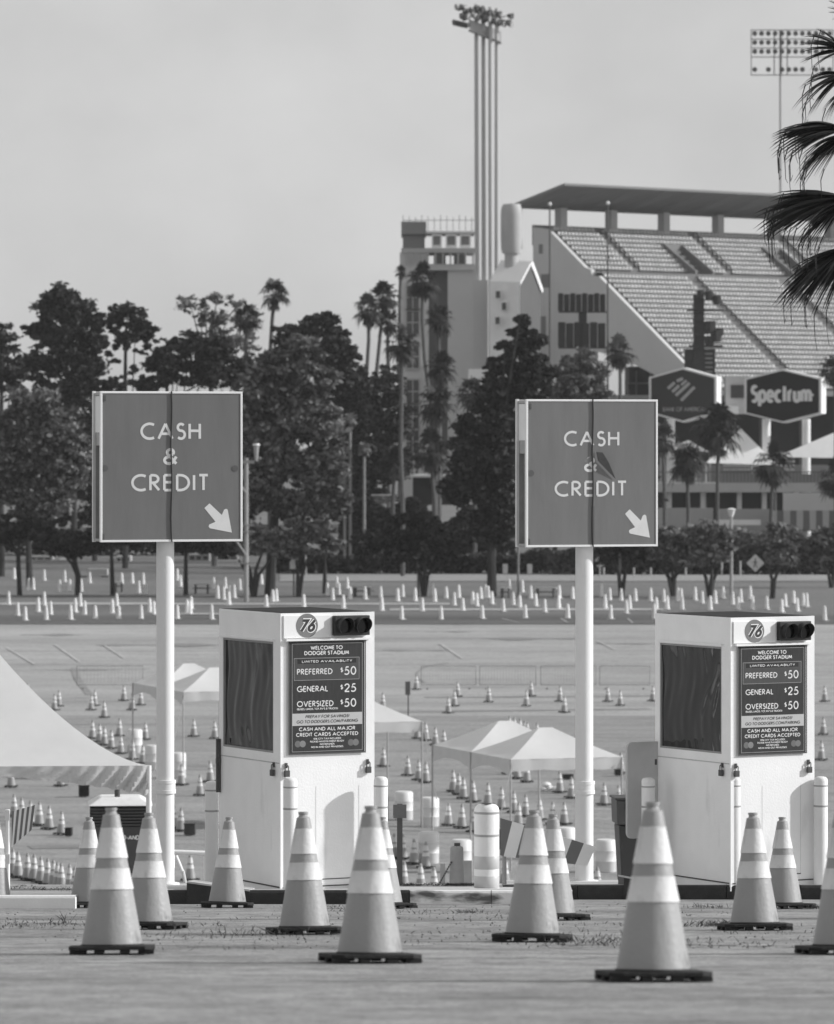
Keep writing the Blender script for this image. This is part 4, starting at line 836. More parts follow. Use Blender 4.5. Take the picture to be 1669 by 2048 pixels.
# pale trailers and cars glimpsed under the trees at the far left
def trailer(lab, x0, x1, y0, y1, d, v):
    t = thing('box_trailer', lab, 'trailer', group='vehicles parked behind the far trees'); MB().pbox(x0, x1, y0, y1-5, d, 2.4).build('body', mat('trailer_%g' % v, v, .5, .1, .4), t, bevel=.08)
    for x in (x0+(x1-x0)*.2, x0+(x1-x0)*.8): c = px(x, y1-4, d-.05); MB().tube(c, c+Vector((0, .3, 0)), .36, n=14).build('wheel', rubber, t, True)
    for i in range(3): xx = x0+(x1-x0)*(.1+.3*i); MB().pbox(xx, xx+(x1-x0)*.2, y0+4, y0+11, d-.04, .04).build('window', glassd, t)
for a in (('pale high sided truck behind the leftmost trunks', 56, 106, 1112, 1152, 455, .3), ('white trailer seen between the leaning tree and the sign', 118, 150, 1118, 1150, 452, .5), ('pale trailer under the left sign between two trunks', 160, 218, 1118, 1150, 458, .4), ('white van beside the dark trunk under the sign', 232, 262, 1112, 1150, 450, .5), ('pale truck left of the left sign post', 268, 304, 1120, 1150, 455, .36), ('light grey lorry just right of the left sign post', 376, 420, 1108, 1162, 450, .3), ('grey truck between the post trunk and the utility pole', 432, 476, 1112, 1150, 456, .24)): trailer(*a)
t = thing('dumpster', 'pale open skip with dark openings under the left cash sign', 'skip'); MB().pbox(176, 215, 1138, 1150, 400, 1.5).build('body', grey3, t); MB().pbox(160, 175, 1152, 1158, 398, .6).build('bench', black, t); MB().pbox(203, 216, 1152, 1158, 398, .6).build('bench', black, t)
# picnic tables in the far lot
def ptable(lab, x, y, w):
    d = lotd(y); s = F/d; t = thing('picnic_table', lab, 'table', (X(x, d), d, G(d)), random.uniform(-.3, .3), 'tables standing in the far lot'); w = w/s
    MB().box(-w/2, w/2, -.4, .4, .7, .76).build('table_top', grey3, t)
    for sx in (-1, 1): MB().box(sx*w*.36-.05, sx*w*.36+.05, -.3, .3, 0, .7).build('leg', dsteel, t); MB().box(-w/2, w/2, sx*.75-.12, sx*.75+.12, .42, .46).build('bench', dsteel, t)
for a in (('table with dark benches right of the thin stemmed round tree', 724, 1194, 40), ('table with dark benches left of the right sign post', 1092, 1196, 46), ('low dark table under the trunk left of the left booth', 404, 1188, 34), ('dark low table beside the trunk under the left sign', 238, 1184, 16), ('dark table beside the pine trunk in the centre', 1012, 1196, 20)): ptable(*a)

# crowd barriers standing on the lot
def barrier(x0, x1, yb, lab):
    d = lotd(yb); s = F/d; w = (x1-x0)/s; t = thing('crowd_barrier', lab, 'crowd barrier', (X(x0, d), d, G(d)), random.uniform(-.02, .02), 'crowd barriers across the lot')
    mb = MB(); mb.tube((0, 0, .18), (0, 0, 1.1), .017, n=5); mb.tube((w, 0, .18), (w, 0, 1.1), .017, n=5); mb.tube((0, 0, 1.1), (w, 0, 1.1), .017, n=5); mb.tube((0, 0, .2), (w, 0, .2), .014, n=5); mb.build('frame', mat('barrier_steel', .3, .4, .1), t)
    mb = MB(); 
    for i in range(1, 19): mb.tube((w*i/19, 0, .22), (w*i/19, 0, 1.08), .006, n=3, cap=False)
    mb.build('bars', mat('barrier_steel', .2), t)
    for xx in (.3, w-.3): MB().box(xx-.03, xx+.03, -.28, .28, 0, .04).build('foot', dsteel, t)
for i, (a, b) in enumerate(((843, 952), (960, 1072), (1082, 1192), (1200, 1300))): barrier(a, b, 1378, 'thin steel crowd barrier, %s of four right of the left booth' % rank(i, 4))
barrier(154, 286, 1378, 'thin steel crowd barrier left of the left sign post')

# ------------------------------------------------------------------ tents on the lot
def roof_module(t, a, b, c, e, rise, name='roof'):
    """pyramid hip roof over four eave corners, slopes sagging a little"""
    ap0 = (a+b+c+e)/4+Vector((0, 0, rise)); rd = (b-a).normalized()*.2; N = 6; mb = MB()
    for p, q in ((a, b), (b, c), (c, e), (e, a)):
        grid = []
        for i in range(N+1):
            f = i/N; row = []
            for j in range(N+1):
                g = j/N; base = p*(1-g)+q*g; ap = ap0+rd*max(-1, min(1, ((base-ap0).dot(rd)/rd.length)/1.2)); v = base*(1-f)+ap*f; v = v-Vector((0, 0, .07*math.sin(math.pi*f)*math.sin(math.pi*g)+.03*math.sin(math.pi*f)-.0*f)); row.append(v)
            grid.append(row)
        o = [p_ for r0 in grid for p_ in r0]; mb.add(o, [(i*(N+1)+j, i*(N+1)+j+1, (i+1)*(N+1)+j+1, (i+1)*(N+1)+j) for i in range(N) for j in range(N)])
    return mb.build(name, tentf, t, True, angle=25)
def valance(t, p, q, h, arch=0):
    mb = MB(); N = 14; vs = []; fs = []; dirn = (q-p).normalized(); nn = dirn.cross(Vector((0, 0, 1)))*.02
    for i in range(N+1):
        f = i/N; c = p*(1-f)+q*f; k = h*(1+.06*math.sin(f*17)) if not arch else h*(2.1-1.15*abs(math.sin(math.pi*f))**.5)
        vs += [c+nn*math.sin(f*21), c-Vector((0, 0, k))+nn*math.sin(f*25)*1.5]
    mb.add(vs, [(2*i, 2*i+1, 2*i+3, 2*i+2) for i in range(N)]); mb.build('valance', valf, t, True)
def tent(label, cx, cy, eave_y, d, mods, barrel_d=0, eh=None, ang=19, W=3.3):
    """cx, eave_y: photo position of the front left eave corner; modules run away to the left"""
    t = thing('canopy_tent', label, 'tent', group='white canopy tents on the lower lot')
    a = px(cx, eave_y, d); fr = Vector((math.cos(R(ang)), math.sin(R(ang)), 0)); bk = Vector((-math.sin(R(ang)), math.cos(R(ang)), 0))
    g = G(d); pp = []
    for i in range(mods):
        p = a+bk*W*i; q = p+fr*W; r0 = q+bk*W; s0 = p+bk*W; roof_module(t, p, q, r0, s0, .76)
        valance(t, p, s0, .3, 1)
        for k in (p, q): pp.append(k)
    pp += [a+bk*W*mods, a+bk*W*mods+fr*W]; valance(t, a, a+fr*W, .32); valance(t, a+fr*W, a+fr*W+bk*W*mods, .27); valance(t, a+bk*W*mods, a+bk*W*mods+fr*W, .27)
    for p in pp:
        MB().tube((p.x, p.y, g), (p.x, p.y, p.z), .028, n=6).build('leg', steel, t)
        if p.y < d+2: MB().path([(p.x+.05, p.y-.05, p.z-.1), (p.x-.45 if p.x < a.x+1 else p.x+.45, p.y-.35, g+.9)], .022, 4).build('strap', reflw, t)
    return a, fr, bk
tent('twin peaked white canopy tent in front of the right sign post', 1022, 0, 1519, 131.5, 2)
tent('white canopy tent half hidden behind the left booth, showing its right slope', 640, 0, 1447, 145, 1)
tent('striped looking white canopy tent between the left sign post and left booth', 367, 0, 1384, 167, 2)
def mkbarrel():
    t = thing('barrel', 'x', 'barrel', (0, 0, 0)); MB().lathe([(.27, 0), (.29, .02), (.29, .3), (.3, .31), (.29, .33), (.29, .58), (.3, .6), (.29, .62), (.29, .86), (.27, .88)], 20).build('drum', mat('barrel_white', .72, .45, .1, 2), t, True, angle=50)
    MB().lathe([(.25, .881), (.25, .9), (.02, .905)], 20).build('lid', offwhite, t, True); return t
b0 = None
for i, (x, y, k, lab) in enumerate(((808, 1640, 1, 'white water barrel just behind the timber post right of the left booth'), (860, 1653, 1, 'white water barrel between the tent legs, the upper one of the stacked looking pair'), (858, 1727, 1, 'white water barrel, lower one of the pair left of the small concrete post'), (923, 1744, 1, 'white water barrel behind the small concrete post'),
    (1132, 1718, 1, 'white water barrel just left of the right sign post'), (1212, 1744, 1, 'white water barrel between the right sign post and the grey bin'), (356, 1556, 1, 'white water barrel just right of the left sign post'), (306, 1540, 1, 'white water barrel peeping out left of the left sign post'), (270, 1506, 1, 'white square looking barrel on the slope of cones left of the left sign post'))):
    d = lotd(y); loc = (X(x, d), d, G(d))
    if b0 is None: b0 = mkbarrel(); b0.location = loc; b0['label'] = lab; b0['group'] = 'white water barrels weighing down the tents'
    else: dup(b0, loc, 0, lab, 'white water barrels weighing down the tents', 1.0)
# big peaked tent at the left edge, nearer
bt = thing('event_tent', 'big white peaked event tent cut off by the left edge, its fabric sweeping down', 'tent'); d = 80.0
cR = px(298, 1531, d); cL = cR+Vector((-6.4, -.6, 0)); cB = cR+Vector((-2.6, 6.0, 0)); cBL = cL+Vector((-2.6, 6.0, 0)); ap = (cR+cL+cB+cBL)/4+Vector((1.0, 0, 2.7)); N = 16; mb = MB()
for p, q in ((cL, cR), (cR, cB), (cB, cBL), (cBL, cL)):
    o = []
    for i in range(N+1):
        f = i/N
        for j in range(N+1):
            g = j/N; bse = p*(1-g)+q*g; h = Vector((bse.x, bse.y, 0)).lerp(Vector((ap.x, ap.y, 0)), f); o.append((h.x, h.y, cR.z+2.7*(f**1.6)*(1-.0*g)-.10*math.sin(math.pi*g)*f*(1-f)))
    mb.add(o, [(i*(N+1)+j, i*(N+1)+j+1, (i+1)*(N+1)+j+1, (i+1)*(N+1)+j) for i in range(N) for j in range(N)])
mb.build('roof', tentf, bt, True, angle=22)
mb = MB(); NN = 300; vs = []                       # valance with hanging folds and a curved lower edge
for i in range(NN+1):
    f = i/NN; c = cR*(1-f)+cL*f; e = abs(2*f-1)**1.6; h = .13+.36*e
    w = 1
    for k in range(6): g = k/5; vs.append((c.x, c.y-.04-(.085*math.sin(f*150-g*7+2*math.sin(f*11))*max(0, 1-f*2.1)**1.3+.012*math.sin(f*50))*math.sin(1.6*(.15+g)), c.z-h*g*(1+.03*math.sin(f*150))))
mb.add(vs, [(i*6+k, i*6+k+1, (i+1)*6+k+1, (i+1)*6+k) for i in range(NN) for k in range(5)]); mb.build('valance', valf, bt, True); NN = 60
mb = MB(); vs = []
for i in range(NN+1):
    f = i/NN; c = cR*(1-f)+cB*f; h = .13+.36*abs(2*f-1)**1.6; vs += [tuple(c), (c.x, c.y, c.z-h)]
mb.add(vs, [(2*i, 2*i+1, 2*i+3, 2*i+2) for i in range(NN)]); mb.build('valance', valf, bt, True)
mb = MB(); vs = []
for i in range(NN+1):
    f = i/NN; c = cB*(1-f)+cBL*f; h = .13+.36*abs(2*f-1)**1.6; vs += [tuple(c), (c.x, c.y, c.z-h)]
mb.add(vs, [(2*i, 2*i+1, 2*i+3, 2*i+2) for i in range(NN)]); mb.build('valance', valf, bt, True)
for c in (cR, cL, cBL): MB().tube((c.x, c.y, G(c.y)-.1), tuple(c), .045, n=10).build('leg', stwhite, bt, True)
# portable toilet below it
pt = thing('portable_toilet', 'dark portable toilet with white domed roof and louvres under the big tent corner', 'portable toilet', (X(241, 84), 84, G(84)), R(4)); zt = Zp(1612, 84)-G(84); hw = .555
MB().box(-hw, hw, 0, 1.1, 0, zt-.36).build('body', mat('toilet_plastic', .075, .45, .1, 3), pt, bevel=.02)
MB().box(-hw+.02, hw-.02, .03, 1.07, zt-.36, zt-.01).build('vent_backing', black, pt)
for i in range(6): MB().box(-hw+.03 if i % 1 == 0 else 0, hw-.03, -.02, .06, zt-.35+i*.055, zt-.32+i*.055).build('louvre', mat('toilet_plastic', .1), pt)
MB().hexa([(-hw-.03, -.06, zt), (hw+.03, -.06, zt), (hw+.03, 1.15, zt), (-hw-.03, 1.15, zt), (-hw+.2, .15, zt+.14), (hw-.2, .15, zt+.14), (hw-.2, .9, zt+.14), (-hw+.2, .9, zt+.14)]).build('roof', offwhite, pt, bevel=.03)
MB().box(-hw+.1, hw-.1, -.015, 0, .1, zt-.62).build('door', mat('toilet_door', .085, .45, .1, 3), pt)
MB().tube((-.05, .3, zt+.1), (-.05, .3, zt+.36), .05, n=10).build('vent_pipe', dsteel, pt, True)
mb = MB(); text(mb, '800-ANDY G', .085, -.06, zt-.60, -.012, .22, .22, 'l', .12, width=.56); mb.build('lettering', offwhite, pt)

# ------------------------------------------------------------------ traffic cones
def mkcone(n=28, name='traffic_cone'):
    t = thing(name, 'x', 'traffic cone'); H = .91
    def rad(z): return .192-(z-.045)*.172       # straight taper
    pr = [(rad(.045), .045), (rad(.3), .3), (rad(.6), .6), (rad(.8), .8), (rad(.865), .865), (.036, .872), (.031, .888), (.037, .893), (.037, .91), (.024, .91), (.024, .87)]
    MB().lathe(pr, n).build('body', orange, t, True, angle=50)
    def collar(za, zb, nm):
        e = .003; MB().lathe([(rad(za)-.004, za), (rad(za)+e+.003, za+.001), (rad(za)+e+.002, za+.008), (rad(zb)+e, zb-.006), (rad(zb)+e+.0015, zb-.001), (rad(zb)-.004, zb)], n).build(nm, reflw, t, True, angle=60)
    collar(.595, .785, 'upper_collar'); collar(.40, .532, 'lower_collar')
    mb = MB(); a = .262; c = .06; a = .268; pts = [(-a+c, -a), (a-c, -a), (a, -a+c), (a, a-c), (a-c, a), (-a+c, a), (-a, a-c), (-a, -a+c)]
    mb.vprism(pts, .026, .05); mb.lathe([(.2, .0501), (.196, .060), (.19, .061)], n)
    for x, y, w_ in ((-.212, -.212, .05), (.212, -.212, .05), (-.212, .212, .05), (.212, .212, .05), (-.08, -.228, .03), (.08, -.228, .03), (.08, .228, .03), (-.08, .228, .03), (-.228, .02, .03), (.228, .02, .03)): mb.box(x-w_, x+w_, y-.035, y+.035, 0, .0259)
    mb.build('base', rubber, t, bevel=.004 if n > 20 else 0); return t
fc = mkcone()
FG = 'large striped cones lined up in front of the booths'
fgc = [(740, 1925, 12, 'large striped cone in the centre foreground, in front of the left booth door, slightly blurred'), (225, 1908, 3, 'large striped cone at left foreground overlapping the portable toilet'), (1307, 1962, 8, 'nearest and largest striped cone, right of centre, clearly out of focus'),
       (178, 1815, 20, 'striped cone partly hidden left of the big left foreground cone'), (298, 1858, -10, 'striped cone overlapping the foot of the left sign post'), (455, 1815, 2, 'small looking striped cone in front of the left face of the left booth'), (610, 1868, 10, 'striped cone in front of the bollard at the left booth corner'),
       (768, 1817, 25, 'striped cone hidden behind the centre foreground cone, only its right edge showing'), (1065, 1883, -6, 'striped cone in front of the striped gate arm'), (1108, 1840, 15, 'striped cone behind and right of the one before the gate arm'), (1510, 1860, 5, 'striped cone in front of the right booth poster bollard'), (1567, 1817, 18, 'striped cone farthest back before the right booth'),
       (1688, 1908, 8, 'striped cone cut off by the right edge'), (-14, 1815, 12, 'striped cone cut off by the left edge')]
for i, (x, y, rz, lab) in enumerate(fgc):
    d = F/((y-1665)/.76); loc = (X(x, d), d, G(d)+.004)
    eu = (Matrix.Rotation(random.uniform(-.018, .018), 4, 'Y') @ Matrix.Rotation(-math.atan(.0832), 4, 'X') @ Matrix.Rotation(R(rz), 4, 'Z')).to_euler()
    if i == 0: fc.location = loc; fc.rotation_euler = eu; fc['label'] = lab; fc['group'] = FG
    else: dup(fc, loc, None, lab, FG).rotation_euler = eu
lc = mkcone(12)
SETS = {
 'high on the lot, left of the left sign post': [(56, 1398), (109, 1421), (118, 1413), (183, 1421), (190, 1412), (209, 1436), (248, 1402), (264, 1421), (282, 1411)],
 'sloping down beside the big tent roof': [(185, 1478), (200, 1485), (209, 1491), (223, 1498), (239, 1473), (242, 1508), (265, 1520), (286, 1528), (301, 1540), (291, 1480)],
 'under and behind the big tent valance': [(23, 1575), (122, 1573)],
 'in the row behind the left striped gate arm': [(29, 1634), (44, 1641), (61, 1648), (79, 1652), (99, 1659), (123, 1670)],
 'in the leaning row above the left kerb': [(26, 1752), (37, 1756), (55, 1760), (68, 1762), (82, 1766), (96, 1771), (108, 1776), (115, 1779), (123, 1780), (140, 1784), (150, 1788), (158, 1791), (271, 1756), (262, 1790)],
 'between the left sign post and the left booth': [(388, 1474), (430, 1478), (363, 1571), (400, 1592), (421, 1565), (348, 1658), (362, 1663), (381, 1762)],
 'high on the lot, right of the left booth': [(766, 1418), (833, 1380), (916, 1394), (909, 1413), (897, 1427), (978, 1405), (1053, 1413), (1063, 1393), (1120, 1404), (1129, 1426)],
 'above the half hidden tent right of the left booth': [(835, 1478), (852, 1482), (871, 1491), (888, 1497)],
 'seen between the legs of the half hidden tent': [(767, 1534), (816, 1552), (838, 1561), (852, 1566), (789, 1718), (806, 1719)],
 'peeping over the ridge of the twin peaked tent': [(1019, 1469), (1029, 1472), (1040, 1474), (1049, 1478), (1055, 1480), (1074, 1484)],
 'in the diagonal row under the twin peaked tent': [(907, 1584), (918, 1590), (927, 1598), (947, 1605), (976, 1611), (1003, 1619), (1028, 1626), (1051, 1634), (1080, 1641), (1105, 1650), (1129, 1650)],
 'in the second row below the twin peaked tent': [(897, 1652), (924, 1657), (947, 1665), (1037, 1652)],
 'under the front eave of the twin peaked tent': [(1017, 1549), (1035, 1558), (1054, 1565), (1120, 1586), (1143, 1597), (1242, 1547)],
 'in the two rows just above the middle kerb': [(828, 1729), (852, 1737), (808, 1778), (842, 1784), (869, 1790), (1010, 1773), (1196, 1792)],
 'between the right sign post and the right booth': [(1216, 1404), (1241, 1412), (1306, 1403), (1208, 1611), (1237, 1614)],
 'at the right edge beyond the right booth': [(1650, 1404), (1647, 1470), (1643, 1521)],
}
LG = 'striped cones scattered over the lower lot'; first = True
ctr = 0
for where, pts in SETS.items():
    pts = sorted(pts)
    for i, (x, y) in enumerate(pts):
        d = lotd(y); sc = .71/.91*random.uniform(.97, 1.04); rz = random.uniform(0, 1.5); loc = (X(x, d), d, G(d)+.03); lab = 'lot cone %s, %s' % (where, rank(i, len(pts)))
        if first: lc.location = loc; lc.scale = (sc,)*3; lc['label'] = lab; lc['group'] = LG; first = False
        else: r = dup(lc, loc, rz, lab, LG, sc); r.rotation_euler = (random.uniform(-.02, .02), random.uniform(-.02, .02), rz)
FAR = [(18, 1211), (36, 1232.5), (51, 1242), (77, 1225), (89, 1212), (93, 1241), (102, 1231), (142, 1240.5), (151, 1226), (161, 1214), (170, 1231), (191, 1239), (225, 1228), (234, 1214), (238, 1239), (283, 1239), (300, 1226), (308, 1230), (29, 1159), (89, 1162), (130, 1165), (120, 1184), (140, 1184), (163, 1184), (180, 1167), (244, 1169), (265, 1168), (287, 1170), (278, 1188), (292, 1190), (58, 1181), (67, 1181),
 (355, 1239), (375, 1228), (381, 1229), (383, 1219), (424, 1240), (428, 1178), (436, 1198.5), (448, 1200.5), (451, 1178), (460, 1197), (458, 1211), (469, 1197), (480, 1181), (523, 1170), (533, 1215), (546, 1205), (553, 1204), (608, 1216), (361, 1175), (355, 1162),
 (655, 1191), (666, 1201.5), (674, 1176), (678, 1191), (695, 1178), (701, 1200), (731, 1200), (687, 1218), (762, 1197), (764, 1222.5), (796, 1204), (806, 1195), (831, 1203.5), (845, 1223.5), (804, 1240), (883, 1240.5), (870, 1205), (867, 1193), (893, 1198), (909, 1212), (918, 1197), (926, 1222.5), (946, 1209.5), (954, 1213.5), (962, 1199), (965, 1238.5), (972, 1197), (977, 1197), (984.5, 1209.5), (1007, 1224), (1019, 1185.5), (1027, 1211), (1035, 1187.5), (1040, 1216), (1045, 1185.5), (1051, 1237.5), (1062, 1198.5), (1072, 1213.5), (1090, 1225.5), (1119, 1198), (1118, 1218), (1136, 1238), (1146, 1199),
 (1204, 1195), (1211, 1218), (1220, 1202), (1222, 1239), (1243, 1203), (1253, 1228), (1260, 1219), (1271, 1204), (1302, 1203.5), (1313, 1221), (1309, 1239), (1328, 1206), (1335, 1220), (1357, 1203), (1363, 1203), (1365, 1221), (1391, 1202), (1405, 1208), (1421, 1221), (1431, 1208.5), (1447, 1198), (1466, 1211), (1477, 1220), (1482, 1206), (1506, 1220), (1501, 1200), (1534, 1220), (1571, 1214.5), (1564, 1226), (1595, 1224), (1607, 1213), (1614, 1215), (1650, 1242), (1588, 1208)]
zones = [(0, 318, 'left of the left sign post'), (318, 560, 'between the left sign post and the left booth signboard'), (560, 760, 'above the front of the left booth'), (760, 1000, 'between the left booth and the pine trunk'), (1000, 1165, 'between the pine trunk and the right sign post'), (1165, 1315, 'between the right sign post and the right booth'), (1315, 1480, 'above the left face of the right booth'), (1480, 1669, 'above the front of the right booth')]
rws = [(1233, 1260, 'nearest'), (1216, 1233, 'second'), (1199, 1216, 'third'), (1100, 1199, 'farthest')]
mk = None
for a, b, zn in zones:
    for c, e, rn in rws:
        g = sorted(p for p in FAR if a <= p[0] < b and c <= p[1] < e)
        for i, (x, y) in enumerate(g):
            d = lotd(y); loc = (X(x, d), d, G(d)+.04); lab = 'white cone in the %s row of the far lot %s, %s' % (rn, zn.replace('the ', '', 0), rank(i, len(g)))
            w = lab.split(); lab = ' '.join(w) if len(w) <= 16 else ' '.join(lab.replace('white cone in the %s row of the far lot' % rn, 'far white cone, %s row,' % rn).split())
            w = lab.split(); lab = lab if len(w) <= 16 else lab.replace('of the left booth', 'of left booth').replace('the ', '')
            if mk is None:
                mb = MB(); mb.lathe([(.15, .04), (.088, .78), (.06, .9), (.03, .92)], 12, m=0); mb.box(-.2, .2, -.2, .2, 0, .039, m=1); mk = mb.build('lot_marker', [mat('marker_white', .8, .5, .12, 3), mat('marker_base', .5, .7)], None, True); o = mk
            else: o = mk.copy(); COL.objects.link(o)
            o.location = loc; o.rotation_euler = (0, 0, random.uniform(0, 1)); o.scale = (random.uniform(.9, 1.15), 1, random.uniform(.93, 1.06)); tag(o, lab, 'traffic cone', 'white cones in the far lot')
# odds and ends on the lot
def crate(x0, x1, y0, y1, lab, m=black, cat='crate', nm='crate'):
    d = lotd(y1); s = F/d; t = thing(nm, lab, cat, (X((x0+x1)/2, d), d, G(d)+.03), random.uniform(-.2, .2)); w = (x1-x0)/s/2; h = (y1-y0)/s
    MB().box(-w, w, -w, w, 0, h*.92).build('body', m, t, bevel=.03); MB().box(-w*1.06, w*1.06, -w*1.06, w*1.06, h*.92, h).build('rim', m, t)
crate(131, 145, 1657, 1674, 'small dark crate in front of the leaning dark cone at left'); crate(158, 179, 1572, 1594, 'dark equipment case under the big tent valance'); crate(369, 392, 1648, 1671, 'dark box just right of the left sign post', mat('dark_box', .06, .5, .3))
crate(1230, 1246, 1540, 1552, 'small dark box under the right corner of the twin peaked tent'); crate(1126, 1146, 1550, 1559, 'dark bag lying on the lot beside the right sign post', black, 'bag', 'bag')
t = thing('sandbags', 'heap of white sandbags on the lot behind the twin peaked tent legs', 'sandbags', (X(1098, lotd(1583)), lotd(1583), .03))
for x, z in ((-.2, 0), (.05, 0), (.25, 0), (-.08, .13)): MB().lathe([(.03, 0), (.14, .02), (.17, .08), (.12, .14), (.02, .16)], 12, (x, random.uniform(-.1, .1), z)).build('sandbag', stwhite, t, True)
d = lotd(1437); t = thing('sign_back', 'small dark sign plate on a thin post right of the left booth', 'sign'); MB().tube((X(817, d), d, G(d)), px(817, 1366, d), .03, n=6).build('pole', dsteel, t); MB().pbox(811, 821, 1363, 1390, d-.05, .02).build('plate', mat('plate_grey', .16), t)

# ------------------------------------------------------------------ kerbed islands on the near pavement
def Gk(d): return 11.24-.0832*d
def island(label_, x0, x1, d0, d1, h, mface, mtop, splits=(), xb0=None, xb1=None):
    """kerbed island; splits = (x, face material) runs along the front"""
    xb0 = x0 if xb0 is None else xb0; xb1 = x1 if xb1 is None else xb1
    a = X(x0, d0); b = X(x1, d0); c = X(xb1, d1); e = X(xb0, d1); t = bpy.data.objects.new('kerb_island', None); COL.objects.link(t); structure(t)
    P = [(a, d0), (b, d0), (c, d1), (e, d1)]; k = .15
    I = [(a+.002, d0+k), (b-.002, d0+k), (c-.002, d1-.1), (e+.002, d1-.1)]
    MB().vprism(I, [Gk(p[1])-.8 for p in I], [Gk(p[1])+h-.006 for p in I]).build('island_top', mtop, t)
    runs = [(x0, mface)]+list(splits)+[(x1, None)]
    for (xa, m), (xc, _) in zip(runs, runs[1:]):
        n = max(1, round((X(xc, d0)-X(xa, d0))/.9)); w = (X(xc, d0)-X(xa, d0))/n
        for i in range(n):
            l = X(xa, d0)+i*w; mb = MB(); g = .004; r = .03; q = [(d0, -.8), (d0, h-r), (d0+r*.3, h-r*.3), (d0+r, h), (d0+k-.002, h), (d0+k-.002, -.8)]
            vs = [(l+g, y, Gk(y)+z) for y, z in q]+[(l+w-g, y, Gk(y)+z) for y, z in q]; nn = len(q)
            mb.add(vs, [tuple(range(nn)), tuple(range(2*nn-1, nn-1, -1))]+[(j, nn+j, nn+(j+1) % nn, (j+1) % nn) for j in range(nn)]); mb.build('kerb_stone', m, t)
            q2 = [(l+g, d0+k*.3), (l+w-g, d0+k*.3), (l+w-g, d0+k-.004), (l+g, d0+k-.004)]
            MB().vprism(q2, [Gk(p[1])+h-.02 for p in q2], [Gk(p[1])+h+.003 for p in q2]).build('kerb_top', kerbtop, t)
    return t
dirt = ground_mat('island_dirt', .36, .5, .8, .9, 0, fine=24)
island('left', -250, 152, 47.5, 57.9, .135, stained('clean_white_kerb', .87, .3, 9, .7, .8), dirt, xb0=-250, xb1=175)
ia = island('middle', 310, 1146, 50.5, 57.8, .15, darkp, kerbtop, [(820, concw)], 322, 1140)
ib = island('right', 1006, 1900, 54.0, 60.5, .165, darkp, kerbtop, [], 1012, 1850)
def plinth(x0, x1, d, z0, z1, dep, par):
    P = [(X(x0, d), d-.02), (X(x1, d), d-.02), (X(x1, d), d+dep), (X(x0, d), d+dep)]
    zt = [Gk(p[1])+v for p, v in zip(P, (z0, z1, z1, z0))]
    MB().vprism(P, [Gk(p[1])-.5 for p in P], [z-.02 for z in zt]).build('raised_plinth', darkp, par); MB().vprism(P, [z-.0195 for z in zt], zt).build('plinth_top', kerbtop, par)
plinth(374, 500, 50.5, .245, .155, 1.6, ia); plinth(1248, 1345, 54.0, .27, .17, 1.5, ib)

